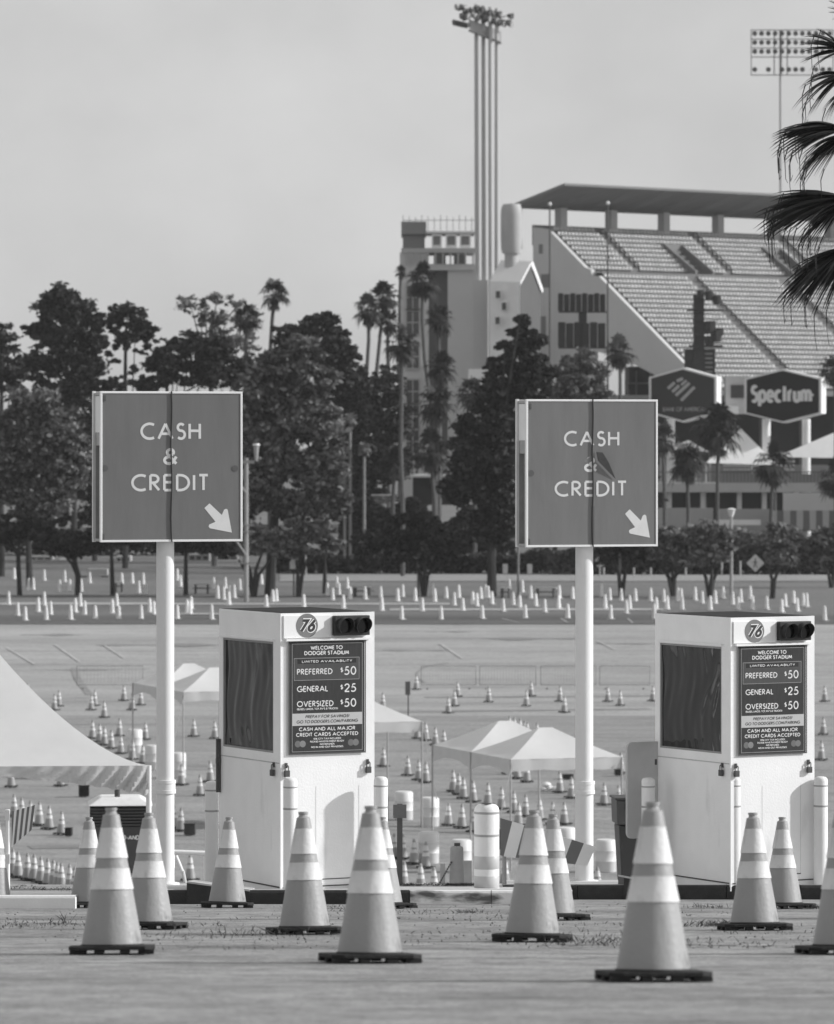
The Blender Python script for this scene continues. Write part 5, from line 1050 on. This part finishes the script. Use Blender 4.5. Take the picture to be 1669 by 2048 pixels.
# ------------------------------------------------------------------ ticket booths
def padlock(t, x, z, y, side=False):
    p = bpy.data.objects.new('padlock', None); COL.objects.link(p); p.parent = t; p.location = (x, y, z)
    if side: p.rotation_euler = (0, 0, R(-90))
    MB().box(-.032, .032, -.045, -.01, -.075, -.005).build('lock_body', dsteel, p, bevel=.006)
    MB().path([(-.02, -.028, -.006), (-.02, -.028, .035), (-.008, -.028, .05), (.008, -.028, .05), (.02, -.028, .035), (.02, -.028, -.006)], .006, 6).build('shackle', mat('lock_steel', .12, .4), p, True)
    MB().box(-.012, .012, -.02, .0, .02, .075).build('hasp', dsteel, p)
def booth(label, xc, d, ybase, th, Hh, panelmark, group='parking ticket booths'):
    FW, LW = 1.145, 1.6; z0 = Zp(ybase, d); t = thing('ticket_booth', label, 'ticket booth', (X(xc, d), d, z0), R(th), group)
    H = Hh; wz0, wz1, wy0, wy1 = 1.47, 2.69, .2, 1.50; T_ = .05
    mb = MB(); mb.box(0, T_, 0, wy0, -.1, H); mb.box(0, T_, wy1, LW, -.1, H); mb.box(0, T_, wy0, wy1, -.1, wz0); mb.box(0, T_, wy0, wy1, wz1, H)
    mb.box(T_, FW, 0, T_, -.1, H); mb.box(FW-T_, FW, T_, LW, -.1, H); mb.box(T_, FW-T_, LW-T_, LW, -.1, H)
    mb.build('walls', stained('booth_paint', .88, .5, 3.2, .64, .95, .5, (1, 1, .25)), t)
    MB().box(.022, FW-.022, .022, LW-.012, H+.0006, H+.004).build('roof', mat('roof_tar', .02, .9, .3, 4), t)
    mb = MB(); mb.box(-.012, -.0005, -.006, .018, -.08, H-.002); mb.build('corner_trim', white, t)
    # window of the left face: frame, pane, sash strip
    w = MB(); f = .022
    for a, b, c, e in ((wy0, wy1, wz1-f, wz1), (wy0, wy1, wz0, wz0+f), (wy0, wy0+f, wz0+f, wz1-f), (wy1-f, wy1, wz0+f, wz1-f)): w.box(.004, .04, a+.001, b-.001, c, e)
    fr = w.build('window', mat('window_frame', .3, .5, .1), t)
    pm = MB(); N = 44; M_ = 40; vs = []                 # old plastic pane, warped: the reflections wave
    for i in range(N+1):
        for j in range(M_+1):
            y = wy0+f+(wy1-wy0-2*f)*i/N; z = wz0+f+(wz1-wz0-2*f)*j/M_
            vs.append((.024+.007*math.sin(y*11+2.6*math.sin(z*2.3+xc*.01)+1.3*math.sin(z*5.1+y*2))*(.35+.65*math.sin(z*3.1+y*5+xc))+.0035*math.sin(y*37+2*math.sin(z*6))*math.sin(z*4.3+y*7+xc), y, z))
    pm.add(vs, [(i*(M_+1)+j, (i+1)*(M_+1)+j, (i+1)*(M_+1)+j+1, i*(M_+1)+j+1) for i in range(N) for j in range(M_)])
    pm.build('pane', pane_m, fr, True, angle=180)
    MB().box(-.035, -.001, wy0-.04, wy1+.05, wz1+.012, wz1+.03).build('drip_rail', white, t)
    MB().box(-.003, -.0008, .02, LW-.02, 1.36, 1.372).build('seam', mat('seam_grey', .5), t)
    # head panel with round badge
    MB().box(.02, .60, -.018, -.0005, 2.735, 2.985).build('head_panel', white, t, bevel=.004)
    MB().tube((.305, -.0185, 2.872), (.305, -.021, 2.872), .132, n=40).build('badge', mat('badge_orange', .21, .5, .05), t)
    mb = MB(); 
    def seventy(m_, w, y):
        g = MB(); text(g, '76', .14, .30, 2.802, y, w, .30, slant=.30, xs=.82, ins=.2); return g
    seventy(0, .36, -.0225).build('badge_outline', white, t); seventy(0, .21, -.0245).build('badge_numerals', mat('badge_dark', .05, .5), t)
    # signal head with two hooded lamps
    sg = MB().box(.62, 1.055, -.07, -.001, 2.757, 2.975).build('signal', mat('signal_black', .045, .5, .3, 5, .1), t, bevel=.008)
    for cx_ in (.73, .945):
        MB().tube((cx_, -.071, 2.866), (cx_, -.077, 2.866), .084, n=24).build('lens', mat('lens_dark', .008, .12, .1, spec=.6), sg, True)
        mb = MB(); n = 22; vs = []; RR = .092
        for ring, (yy, k) in enumerate(((-.07, 1), (-.20, 1))):
            for r_ in (RR, RR-.005):
                for i in range(n+1):
                    a = R(-62+304*i/n); ln = yy if ring == 0 else -.07-.12*(.30+.70*max(0, math.sin(max(0, min(math.pi, math.pi*(i/n))))))
                    vs.append((cx_+r_*math.cos(a), ln, 2.866+r_*math.sin(a)))
        m1 = n+1; fs = []
        for i in range(n): fs += [(i, i+1, 2*m1+i+1, 2*m1+i), (m1+i+1, m1+i, 3*m1+i, 3*m1+i+1), (2*m1+i, 2*m1+i+1, 3*m1+i+1, 3*m1+i)]
        mb.add(vs, fs); mb.build('visor', mat('visor_black', .035, .5, .2), sg, True)
    MB().box(.04, 1.08, -.05, -.001, 2.705, 2.728).build('ledge', white, t)
    # price board
    sx = 1/165.0; sz = 1/182.7
    def lx(p): return (p-563)*sx*.985
    def lz(p): return (1776.8-p)*sz
    pb = MB().box(lx(579), lx(732), -.022, -.001, lz(1508), lz(1284.5)).build('price_board', postr, t); pb2 = pb
    fm = MB(); frame2d(fm, lx(576), lx(735), lz(1510.5), lz(1281.5), .014, -.0225); fm.build('board_frame', mat('board_edge', .1, .5), pb)
    q = MB(); frame2d(q, lx(583), lx(728), lz(1505), lz(1288), .0055, -.0232); frame2d(q, lx(587), lx(721.5), lz(1362), lz(1317), .005, -.0236)
    q.build('border_lines', mat('border_pale', .34), pb)
    q = MB(); fill(q, [(lx(588), lz(1361.4)), (lx(720.7), lz(1361.4)), (lx(720.7), lz(1317.6)), (lx(588), lz(1317.6))], -.0226); q.build('pale_field', postr2, pb)
    q = MB(); fill(q, [(lx(594), lz(1328.5)), (lx(715), lz(1328.5)), (lx(715), lz(1319.5)), (lx(594), lz(1319.5))], -.0232); q.build('dark_band', mat('poster_deep', .03), pb)
    q = MB(); fill(q, [(lx(583.6), lz(1452.5)), (lx(727.4), lz(1452.5)), (lx(727.4), lz(1428)), (lx(583.6), lz(1428))], -.0236); q.build('white_band', mat('band_white', .5, .5, .06), pb)
    q = MB(); Y = -.0245
    def tx(s_, xa, xb, yb, h, wt=.15, sl=0): text(q, s_, h*sz, (lx(xa)+lx(xb))/2, lz(yb), Y, wt, .26, slant=sl, width=lx(xb)-lx(xa))
    tx('WELCOME TO', 621, 687, 1301, 8, .2); tx('DODGER STADIUM', 608, 700, 1311.5, 8.3, .2); tx('LIMITED AVAILABILITY', 603, 707, 1326.6, 5, .2)
    for w_, xa, xb, yb, nm in (('PREFERRED', 593, 666, 1350.5, '50'), ('GENERAL', 593, 657, 1385, '25'), ('OVERSIZED', 593, 668, 1415, '50')):
        tx(w_, xa, xb, yb, 12, .16); tx(nm, 690, 715, yb+2.5, 17.5, .15); tx('$', 682, 688, yb-3, 10, .16)
    tx("(BUSES, LIMOS, TCP, RV'S & TRUCKS)", 593, 677, 1421.5, 4.2, .2)
    tx('CASH AND ALL MAJOR', 597, 713, 1463.5, 7.6, .19); tx('CREDIT CARDS ACCEPTED', 591, 719, 1474.5, 7.6, .19)
    for s_, w_, yb in (('10% CITY TAX INCLUDED', 57, 1481.5), ('PLEASE HAVE PAYMENT READY', 70, 1487), ('NO REFUNDS', 30, 1492.5), ('NO IN-AND-OUT PRIVILEGES', 66, 1498)): tx(s_, 655-w_/2, 655+w_/2, yb, 3.9, .2)
    q.build('lettering', lett, pb)
    q = MB(); tx('PREPAY FOR SAVINGS!', 610, 700, 1438, 6.5, .2, .2); tx('GO TO DODGERS.COM/PARKING', 592, 718, 1448, 6.5, .2, .15); q.build('dark_lettering', lettd, pb)
    for i, (cx_, v) in enumerate(((595, .16), (605, .24), (704, .16), (714, .2))):
        MB().tube((lx(cx_), -.0222, lz(1489)), (lx(cx_), -.0231-.0003*i, lz(1489)), 6.8*sz, n=20).build('card_logo', mat('logo_%g' % v, v), pb)
    padlock(t, .055, lz(1540), -.001); padlock(t, 1.055, lz(1538), -.001); padlock(t, -.001, lz(1540), .17, True); padlock(t, -.001, lz(1532), LW-.03, True)
    # lower door outline and base flashing
    g = mat('seam_grey', .5)
    for a in ((.42, .424, .08, 1.1), (.95, .954, .08, 1.1)): MB().box(a[0], a[1], -.0015, -.0004, a[2], a[3]).build('door_gap', g, t)
    MB().box(.42, .954, -.004, -.0006, .075, .085).build('door_gap', mat('gap_dark', .08), t); MB().box(.02, FW-.02, -.008, -.0007, 0, .012).build('base_seal', mat('gap_dark', .08), t)
    MB().box(-.009, -.0007, .02, LW-.02, 0, .014).build('base_seal', mat('gap_dark', .08), t)
    if panelmark:      # loose rounded panel standing at the back left corner
        mb = MB(); r = .07; x0, x1, za, zb = -.42, -.002, .42, 1.54; P = []
        for cx_, cz_, a0 in ((x1-.001, za, None), (x1-.001, zb, None), (x0+r, zb-r, 90), (x0+r, za+r, 180)):
            P += [(cx_, cz_)] if a0 is None else [(cx_+r*math.cos(R(a0+15*i)), cz_+r*math.sin(R(a0+15*i))) for i in range(7)]
        mb.prism(P, LW-.06, LW-.02); mb.build('side_panel', mat('side_panel_grey', .5, .6, .08), t)
    else: MB().box(-.05, -.002, LW-.05, LW-.02, .95, 1.55).build('side_panel', dsteel, t)
    return t
def mkpane():
    m = mat('booth_pane', .022, .06, .5, .8, spec=.85, stretch=(1, 4, .7)); return m
pane_m = mkpane()
booth('left white ticket booth with price board, its window side facing left', 563, 52.0, 1776.8, 27.5, 3.01, False)
booth('right white ticket booth with price board, a grey rounded panel at its left side', 1463, 54.0, 1768.5, 29.8, 3.03, True)

# ------------------------------------------------------------------ cash signs on round posts
def cash_sign(label, xp, d, ybase, x0, x1, y0, y1, words, arrow, xc_, th, torn, disc, face, collar):
    s = F/d; c = math.cos(R(th)); zb = Zp(ybase, d); t = thing('cash_sign', label, 'sign', (X(xp, d), d, zb), R(th), 'cash and credit signs on posts')
    mid = (x0+x1)/2; off = ((mid-xp)/s-.17*math.sin(R(th)))/c; Wd = (x1-x0)/s/c
    def lx(p): return (p-mid)/s/c+off
    def lz(p): return Zp(p, d)-zb
    xa, xb, za, zz = off-Wd/2, off+Wd/2, lz(y1), lz(y0); r = 17.8/s
    MB().tube((0, 0, -.05), (0, 0, lz(collar[1])), r*1.02, n=32).build('lower_post', mat('post_white', .78, .5, .05, 1.5, .05), t, True)
    MB().tube((0, 0, lz(collar[0])), (0, 0, zz-.04), r, n=32).build('upper_post', mat('post_white', .78), t, True)
    mb = MB(); h = lz(collar[0])-lz(collar[1]); mb.lathe([(r*1.0, 0), (r*1.2, .003), (r*1.2, h*.28), (r*1.15, h*.3), (r*1.15, h*.74), (r*1.2, h*.76), (r*1.2, h), (r*1.0, h+.003)], 32, (0, 0, lz(collar[1]))); mb.build('collar', mat('post_white', .78), t, True, angle=50)
    MB().lathe([(r*1.6, -.05), (r*1.6, .015), (r*1.2, .02)], 24).build('base_flange', offwhite, t, True)
    MB().box(xa+.02, xb-.02, -.185, -.15, za+.02, zz-.02).build('front_panel', face, t)
    mb = MB(); w = .026
    for a in ((xa, xb, zz-w, zz), (xa, xb, za, za+w), (xa, xa+w, za+w+.0005, zz-w-.0005), (xb-w, xb, za+w+.0005, zz-w-.0005)): mb.box(a[0], a[1], -.192, -.145, a[2], a[3])
    mb.build('panel_frame', white, t, bevel=.003)
    MB().box(xa, xb, .15, .185, za, zz).build('back_panel', steel, t)
    MB().box(xa-.004, xa+.03, .145, .192, za-.004, zz+.004).build('back_frame', offwhite, t)
    k = 0
    for z in (zz-.05, za+.01): MB().box(xa+.01, xb-.01, -.1445, .1445, z, z+.03).build('spreader', steel, t)
    MB().box(xa+.02, xa+.16, -.1, .13, zz-(82/s), zz-.055).build('cover_box', white, t)
    MB().box(xa+.025, xa+.16, -.08, .12, zz-(108/s), zz-(82.5/s)).build('cover_box', steel, t); MB().box(xa+.06, xa+.12, -.04, .06, za+.04, zz-(108.5/s)).build('inner_channel', grey1, t)
    q = MB(); Y = -.187
    def one(g): g.build('letter', lett, t); g.v = []; g.f = []; g.m = []
    for s_, a, b, yb, h in words: text(q, s_, h/s, (lx(a)+lx(b))/2, lz(yb), Y, .15 if s_ != '&' else .17, .3, width=lx(b)-lx(a), each=one)
    q = MB(); fill(q, [(lx(a), lz(b)) for a, b in arrow][::-1], Y); q.build('arrow', lett, t)
    q = MB(); pts = [(lx(xc_)+.006*math.sin(i*1.1), -.194, zz+.0-(zz-za)*i/12) for i in range(13)]; q.path(pts, .0085, 6).build('cable', mat('cable_dark', .07, .6), t, True)
    for a, b in disc: MB().tube((lx(a), -.1855, lz(b)), (lx(a), -.1885, lz(b)), 6.5/s, n=20).build('round_cover', mat('cover_grey', .11, .5), t)
    for a, b in ((x0+9, y0+14), (x0+6, y1-11)): MB().box(lx(a)-.012, lx(a)+.012, -.192, -.1855, lz(b)-.035, lz(b)+.035).build('hinge', mat('cover_grey', .11), t)
    if torn:
        n_ = [(xc_+7, 904), (xc_+17, 905), (xc_+29, 924), (xc_+46, 958), (xc_+10, 921)]; P = [Vector((lx(a), -.19-(.05 if i in (1, 2) else .004), lz(b))) for i, (a, b) in enumerate(n_)]
        MB().add(P, [(0, 1, 4), (1, 2, 4), (2, 3, 4)]).add([p+Vector((0, .002, 0)) for p in P], [(4, 1, 0), (4, 2, 1), (4, 3, 2)]).build('torn_flap', mat('torn_vinyl', .12, .4, .2), t)
        P = [Vector((lx(a), -.1875-.0003, lz(b))) for a, b in ((xc_-18, 922), (xc_+6, 905), (xc_-8, 928))]; MB().add(P, [(0, 1, 2)]).build('peeled_patch', mat('peeled_vinyl', .2, .5, .2), t)
        MB().box(lx(xc_)-.02, lx(xc_)+.02, -.1885, -.1865, za+.02, za+.5).build('seam_tape', mat('seam_tape', .12, .5, .3), t)
    return t
arw = [(408.7, 1016), (418.8, 1006.6), (443, 1030), (447.5, 1019.5), (451.5, 1017.5), (454.7, 1019.5), (463, 1065.3), (419.5, 1056.5), (417, 1053), (418.2, 1049), (430.5, 1043.5)]
cash_sign('left tall CASH & CREDIT sign, intact, on a thick white post', 331, 56.2, 1768, 205, 484, 783, 1083, [('CASH', 283, 402, 880, 35), ('&', 327, 357, 930, 34), ('CREDIT', 265, 418, 982.5, 35)], arw, 344, 18, False, [(214, 936), (469, 937)], signgrey, (1560, 1587))
cash_sign('right tall CASH & CREDIT sign with vinyl torn over the ampersand', 1169, 58.8, 1763, 1050, 1316, 799, 1093, [('CASH', 1126, 1238, 893, 31.5), ('&', 1166, 1194, 944, 31), ('CREDIT', 1107, 1254, 993, 32)],
          [((a-463)*.93+1300, (b-1065.3)*.97+1075.5) for a, b in arw], 1184, 18.5, True, [(1060, 946)], signgrey2, (1562, 1588))

# ------------------------------------------------------------------ bollards, bin, gates and small foreground things
def bollard(label, x, d, ytop, w, up, bands=True, wide=False):
    s = F/d; zb = Gk(d)+up; t = thing('bollard', label, 'bollard', (X(x, d), d, zb), 0, 'white plastic sleeved bollards'); r = w/2/s; h = Zp(ytop, d)-zb
    pr = [(r, -.03), (r, h-r*.55), (r*.93, h-r*.28), (r*.72, h-r*.08), (r*.4, h)]
    MB().lathe(pr, 28).build('sleeve', stained('bollard_%s' % ('old' if wide else 'new'), .78, .45, 6, .68, .85), t, True, angle=60)
    zs = ((.93, .012), (.62, .014)) if False else ((h-.11, .012), (h-.345, .016))
    if wide: zs = ((h-.11, .02), (h-.36, .02))
    for z, e in zs: MB().lathe([(r*1.0, -.003), (r*1.02, 0), (r*1.02, e), (r*1.0, e+.003)], 28, (0, 0, z)).build('band', mat('band_grey', .36, .5), t, True)
    if wide:
        for z, e in ((h-.72, .14), (h-.93, .13)): MB().lathe([(r*1.0, -.002), (r*1.012, 0), (r*1.012, e), (r*1.0, e+.002)], 28, (0, 0, z)).build('reflector', mat('reflector_grey', .5 if z > .2 else .56, .4, .1), t, True)
        MB().vprism([(.0+.075*math.cos(a*.7)*(.7+.3*math.sin(a*2.1)), -.05+.06*math.sin(a*.7)) for a in range(9)], h+.001, h+.004).build('broken_hole', black, t)
bollard('white bollard at the front corner of the left booth', 581, 51.45, 1555, 28, .15)
bollard('white bollard right of the left booth', 762, 52.35, 1553, 28, .15)
bollard('white bollard behind the left side of the left booth', 424, 53.9, 1562, 27, .15)
bollard('white bollard at the front corner of the right booth', 1469, 53.35+.75, 1553, 28, .165)
bollard('white bollard cut off at the right edge beside the right booth', 1642, 54.5, 1553, 28, .165)
bollard('white bollard in front of the side panel of the right booth', 1297, 54.95, 1555, 27, .165)
bollard('thick stained white bollard with a broken top, alone on the middle kerb', 974, 52.7, 1607, 50, .15, True, True)
d = 57.6; s = F/d; t = thing('trash_bin', 'tall dark grey wheeled bin half hidden behind the side panel of the right booth', 'bin', (X(1272, d), d, Gk(d)+.165), R(6))
h = Zp(1592, d)-Gk(d)-.165; a = 39/s; b = 48/s
def taper(z0, z1, a0, a1, nm, m, dp=.9): return MB().hexa([(-a0, -a0*dp, z0), (a0, -a0*dp, z0), (a0, a0*dp, z0), (-a0, a0*dp, z0), (-a1, -a1*dp, z1), (a1, -a1*dp, z1), (a1, a1*dp, z1), (-a1, a1*dp, z1)]).build(nm, m, t, bevel=.02)
binm = mat('bin_grey', .055, .5, .15, 2, .1); taper(0, h-.34, a*.84, a*1.0, 'body', binm); taper(h-.33, h-.03, a*1.1, a*1.14, 'collar', mat('bin_grey2', .085, .5, .1)); taper(h-.03, h, a*1.22, a*1.22, 'rim', binm)
q = MB(); text(q, 'BRUTE', .085, -.17, h-.15, -a*1.14*.9-.004, .24, .2, 'l'); 
for i in range(3): q.box(-.12, .05, -a*1.14*.9-.006, -a*1.14*.9-.002, h-.22-.03*i, h-.212-.03*i)
q.build('lettering', mat('bin_letter', .02), t)
# striped gate arms
def stripes(t, x0, x1, zt, zb_, n, th=.03, slant=.16, m0=0, ms=None):
    """sloping board between x0..x1 with top line zt(x), bottom line zb_(x); slanting stripes as painted fields"""
    def poly(a, b): return [(a, zt(a)), (b, zt(b)), (b-slant, zb_(b-slant)), (a-slant, zb_(a-slant))]
    w = (x1-x0)/n
    for i in range(n):
        a, b = x0+i*w, x0+(i+1)*w; p = poly(a, b); p = [(max(x0-.0, min(x1, x_)), None) if False else (x_, z_) for x_, z_ in p]
        p = [(max(x_, x0), z_) for x_, z_ in p]; MB().prism(p[::-1], 0, th).build('stripe', ms[(i+m0) % 2], t)
stg = mat('stripe_grey', .17, .5, .06); stw = mat('stripe_white', .8, .45, .05)
d = 55.2; s = F/d; t = thing('gate_arm', 'striped sloping gate board between the thick bollard and the right sign post', 'gate arm', (X(1001, d), d, 0), 0)
stripes(t, 0, 1.11, lambda x: Zp(1636+52*x*s/171, d), lambda x: Zp(1712+19*x*s/171, d), 8, .04, .1, 0, (stg, stw))
MB().box(-.2, .02, .06, .1, Zp(1700, d), Zp(1660, d)).build('arm_root', dsteel, t); MB().tube((.05, .1, Gk(d)), (.05, .1, Zp(1650, d)), .025, n=8).build('stand', steel, t); MB().tube((.62, .1, Gk(d)), (.62, .1, Zp(1672, d)), .02, n=8).build('stand', steel, t)
d = 50.2; s = F/d; t = thing('gate_arm', 'striped gate board on a white post at the left edge', 'gate arm', (X(20, d), d, 0), 0)
stripes(t, .02, .265, lambda x: Zp(1624-52*x, d), lambda x: Zp(1702-158*(x+.035), d), 9, .03, .035, 0, (stg, stw))
MB().tube((-.02, 0, Gk(d)+.1), (-.02, 0, Zp(1619, d)), .022, n=10).build('post', white, t, True)
MB().box(-.05, .0, -.03, .03, Zp(1640, d), Zp(1620, d)).build('bracket', offwhite, t); MB().box(-.055, .002, -.03, .03, Zp(1727, d), Zp(1708, d)).build('bracket', offwhite, t)
# concrete stub with chain, timber post, white rail, small blocks
d = 55.5; s = F/d; t = thing('concrete_post', 'short tapered concrete post with a chain, left of the thick bollard', 'post', (X(914, d), d, Gk(d)+.15))
MB().lathe([(.088, -.02), (.076, .42), (.07, .445), (.04, .455)], 20).build('post', conc, t, True); MB().box(-.03, .04, -.02, .02, .455, .49).build('bolt', dsteel, t)
p0 = Vector((-.06, -.08, .28)); p1 = Vector((-.22, -.12, .0)); k = 11
for i in range(k):
    a = p0.lerp(p1, i/k); b = p0.lerp(p1, (i+.8)/k); MB().tube(a, b, .011, n=5).build('chain_link', dsteel, t)
d = 60.5; t = thing('timber_post', 'grey upright timber post in front of the water barrels, right of the left booth', 'post', (X(800, d), d, 0)); zb = 11.24-.0832*60.5
MB().box(-.035, .035, 0, .07, zb-.6, Zp(1608, d)).build('post', mat('old_timber', .13, .8, .2, 3, stretch=(1, 1, .2)), t); MB().box(-.085, .085, -.02, -.001, Zp(1636, d), Zp(1609, d)).build('plate', mat('old_plate', .2, .7), t)
for i, (x, y0, w, lab) in enumerate(((886, 1727, 5, 'short pale stake left of the concrete stub'), (935, 1722, 9, 'short pale wooden stub just right of the concrete post'))):
    d = 57; t = tag(MB().box(X(x-w, d), X(x+w, d), d, d+.1, Gk(d), Zp(y0, d)).build('stake', mat('stake_grey', .34, .8, .2)), lab, 'stake')
d = 59.0; t = thing('pipe_rail', 'white pipe rail with a slanting brace between left sign post and left booth', 'railing')
MB().tube(px(338, 1704, d), px(420, 1707, d), .032, n=12).build('rail', white, t, True); MB().tube(px(353, 1712, d-.2), px(366, 1744, d-.3), .02, n=8).build('brace', white, t, True); MB().tube(px(366, 1742, d-.3), px(371, 1766, d-.3), .022, n=8).build('foot', offwhite, t, True)
for x in (345, 412): MB().tube(px(x, 1706, d+.05), (X(x, d), d+.05, G(d)-.1), .03, n=8).build('post', white, t, True)
d = 55.2
# weeds and grit in the joints of the near pavement
vs = []
def tuft(x, y, n, hgt, sp, up=0.0):
    d = fgd(y, up); c = np.array([X(x, d), d, Gk(d)+up])
    for _ in range(int(n*3)):
        b = c+np.array([random.gauss(0, sp), random.gauss(0, sp*.8), 0]); a = random.uniform(0, 6.28); l = hgt*random.uniform(.4, 1.2); w = .0025+.003*random.random(); t_ = b+np.array([random.gauss(0, .8)*l, random.gauss(0, .6)*l, l])
        e = np.array([math.cos(a)*w, math.sin(a)*w, 0]); m_ = (b+t_)/2+np.array([0, 0, l*.12]); vs.extend([b-e, b+e, m_+e*.7, t_]); 
random.seed(44)
for x, y, n, hg, sp in ((130, 1846, 4, .09, .02), (120, 1852, 40, .03, .3), (60, 1850, 30, .02, .3), (392, 1852, 14, .03, .2), (490, 1872, 26, .05, .25), (420, 1876, 20, .04, .3), (640, 1818, 22, .03, .3), (690, 1822, 30, .03, .3), (860, 1829, 40, .03, .35), (937, 1826, 20, .04, .07), (1180, 1850, 30, .025, .3), (1000, 1840, 30, .025, .4), (1420, 1816, 26, .04, .14), (1428, 1852, 40, .05, .1), (1400, 1854, 30, .035, .2), (1230, 1884, 60, .035, .35), (1195, 1890, 50, .04, .25), (1380, 1896, 40, .03, .5), (1480, 1895, 30, .02, .4), (1630, 1818, 26, .05, .1), (1600, 1868, 30, .03, .3), (560, 1842, 20, .02, .4), (20, 1856, 30, .03, .2), (1330, 1832, 30, .02, .4), (880, 1888, 60, .02, .7), (420, 1900, 40, .02, .5)): tuft(x, y, n, hg, sp)
for i in range(60): tuft(random.uniform(800, 950), 1771, 5, .03, .06, .15)
for i in range(26): tuft(random.uniform(20, 150), random.uniform(1772, 1783), 3, .02, .05, .135)
tag(quadmesh('weeds', np.array(vs), mat('dry_weeds', .07, .8, .3, 3, isl=.6), None), 'dry weeds growing in the joints of the near pavement', 'weeds', kind='stuff')
mb = MB(); random.seed(9)
for i in range(350):
    y = random.choice((1812, 1826, 1838, 1850, 1862, 1876, 1892))+random.gauss(0, 3); x = random.uniform(0, 1669); d = fgd(y); r = random.uniform(.004, .012); c = Vector((X(x, d), d, Gk(d)+r*.4))
    mb.add([c+Vector(v)*r for v in ((1, 0, 0), (-.8, .2, 0), (0, 1, 0), (.1, -1, 0), (0, 0, .8), (0, 0, -.6))], [(0, 2, 4), (2, 1, 4), (1, 3, 4), (3, 0, 4), (2, 0, 5), (1, 2, 5), (3, 1, 5), (0, 3, 5)])
tag(mb.build('gravel', mat('grit', .12, .9, .5, 5, isl=.6)), 'loose grit scattered along the pavement joints', 'gravel', kind='stuff')
def crack(pts, w):
    mb = MB(); P = []
    for (xa, ya), (xb, yb) in zip(pts, pts[1:]):
        for i in range(14): f = i/14; P.append((xa+(xb-xa)*f, ya+(yb-ya)*f+random.gauss(0, 1.1)))
    vs = []
    for x, y in P:
        d = fgd(y); k = w*random.uniform(.3, 1.3); vs += [(X(x, d), d-k, Gk(d-k)+.006), (X(x, d), d+k, Gk(d+k)+.006)]
    mb.add(vs, [(2*i, 2*i+2, 2*i+3, 2*i+1) for i in range(len(P)-1)]); structure(mb.build('pavement_crack', mat('crack_fill', .06, .9, .4, 4)))
for q, w in (([(-20, 1838), (500, 1832), (830, 1836)], .035), ([(820, 1812), (1145, 1810)], .05), ([(830, 1824), (1300, 1828), (1700, 1822)], .03), ([(350, 1872), (640, 1868), (900, 1873)], .04), ([(0, 1846), (250, 1850)], .06), ([(1120, 1855), (1420, 1852), (1700, 1858)], .03), ([(1080, 1893), (1400, 1890), (1700, 1898)], .05), ([(300, 1893), (700, 1897)], .03), ([(1390, 1818), (1690, 1812)], .02), ([(-10, 1822), (330, 1820)], .03), ([(0, 1912), (700, 1920), (1690, 1916)], .03), ([(0, 1874), (360, 1880)], .03)): crack(q, w)

for i in range(16):
    y = random.uniform(1818, 1905); x = random.uniform(-50, 1300); crack([(x, y), (x+random.uniform(80, 300), y+random.gauss(0, 5)), (x+random.uniform(320, 520), y+random.gauss(0, 7))], random.uniform(.012, .028))
# ------------------------------------------------------------------ haze
hz = MB().box(-140, 140, -12, 800, -1.0, 75).build('haze', mat('haze_dummy', .5)); hz.data.materials.clear()
hm = bpy.data.materials.new('haze_air'); hm.use_nodes = True; n = hm.node_tree; n.nodes.remove(n.nodes['Principled BSDF'])
pv = n.nodes.new('ShaderNodeVolumePrincipled'); pv.inputs['Color'].default_value = (.9, .9, .9, 1); pv.inputs['Density'].default_value = .00011; pv.inputs['Anisotropy'].default_value = .3
n.links.new(pv.outputs[0], n.nodes['Material Output'].inputs['Volume']); hz.data.materials.append(hm)
tag(hz, 'thin pale haze filling the air over the whole lot', 'haze', kind='stuff')
hz.visible_shadow = True
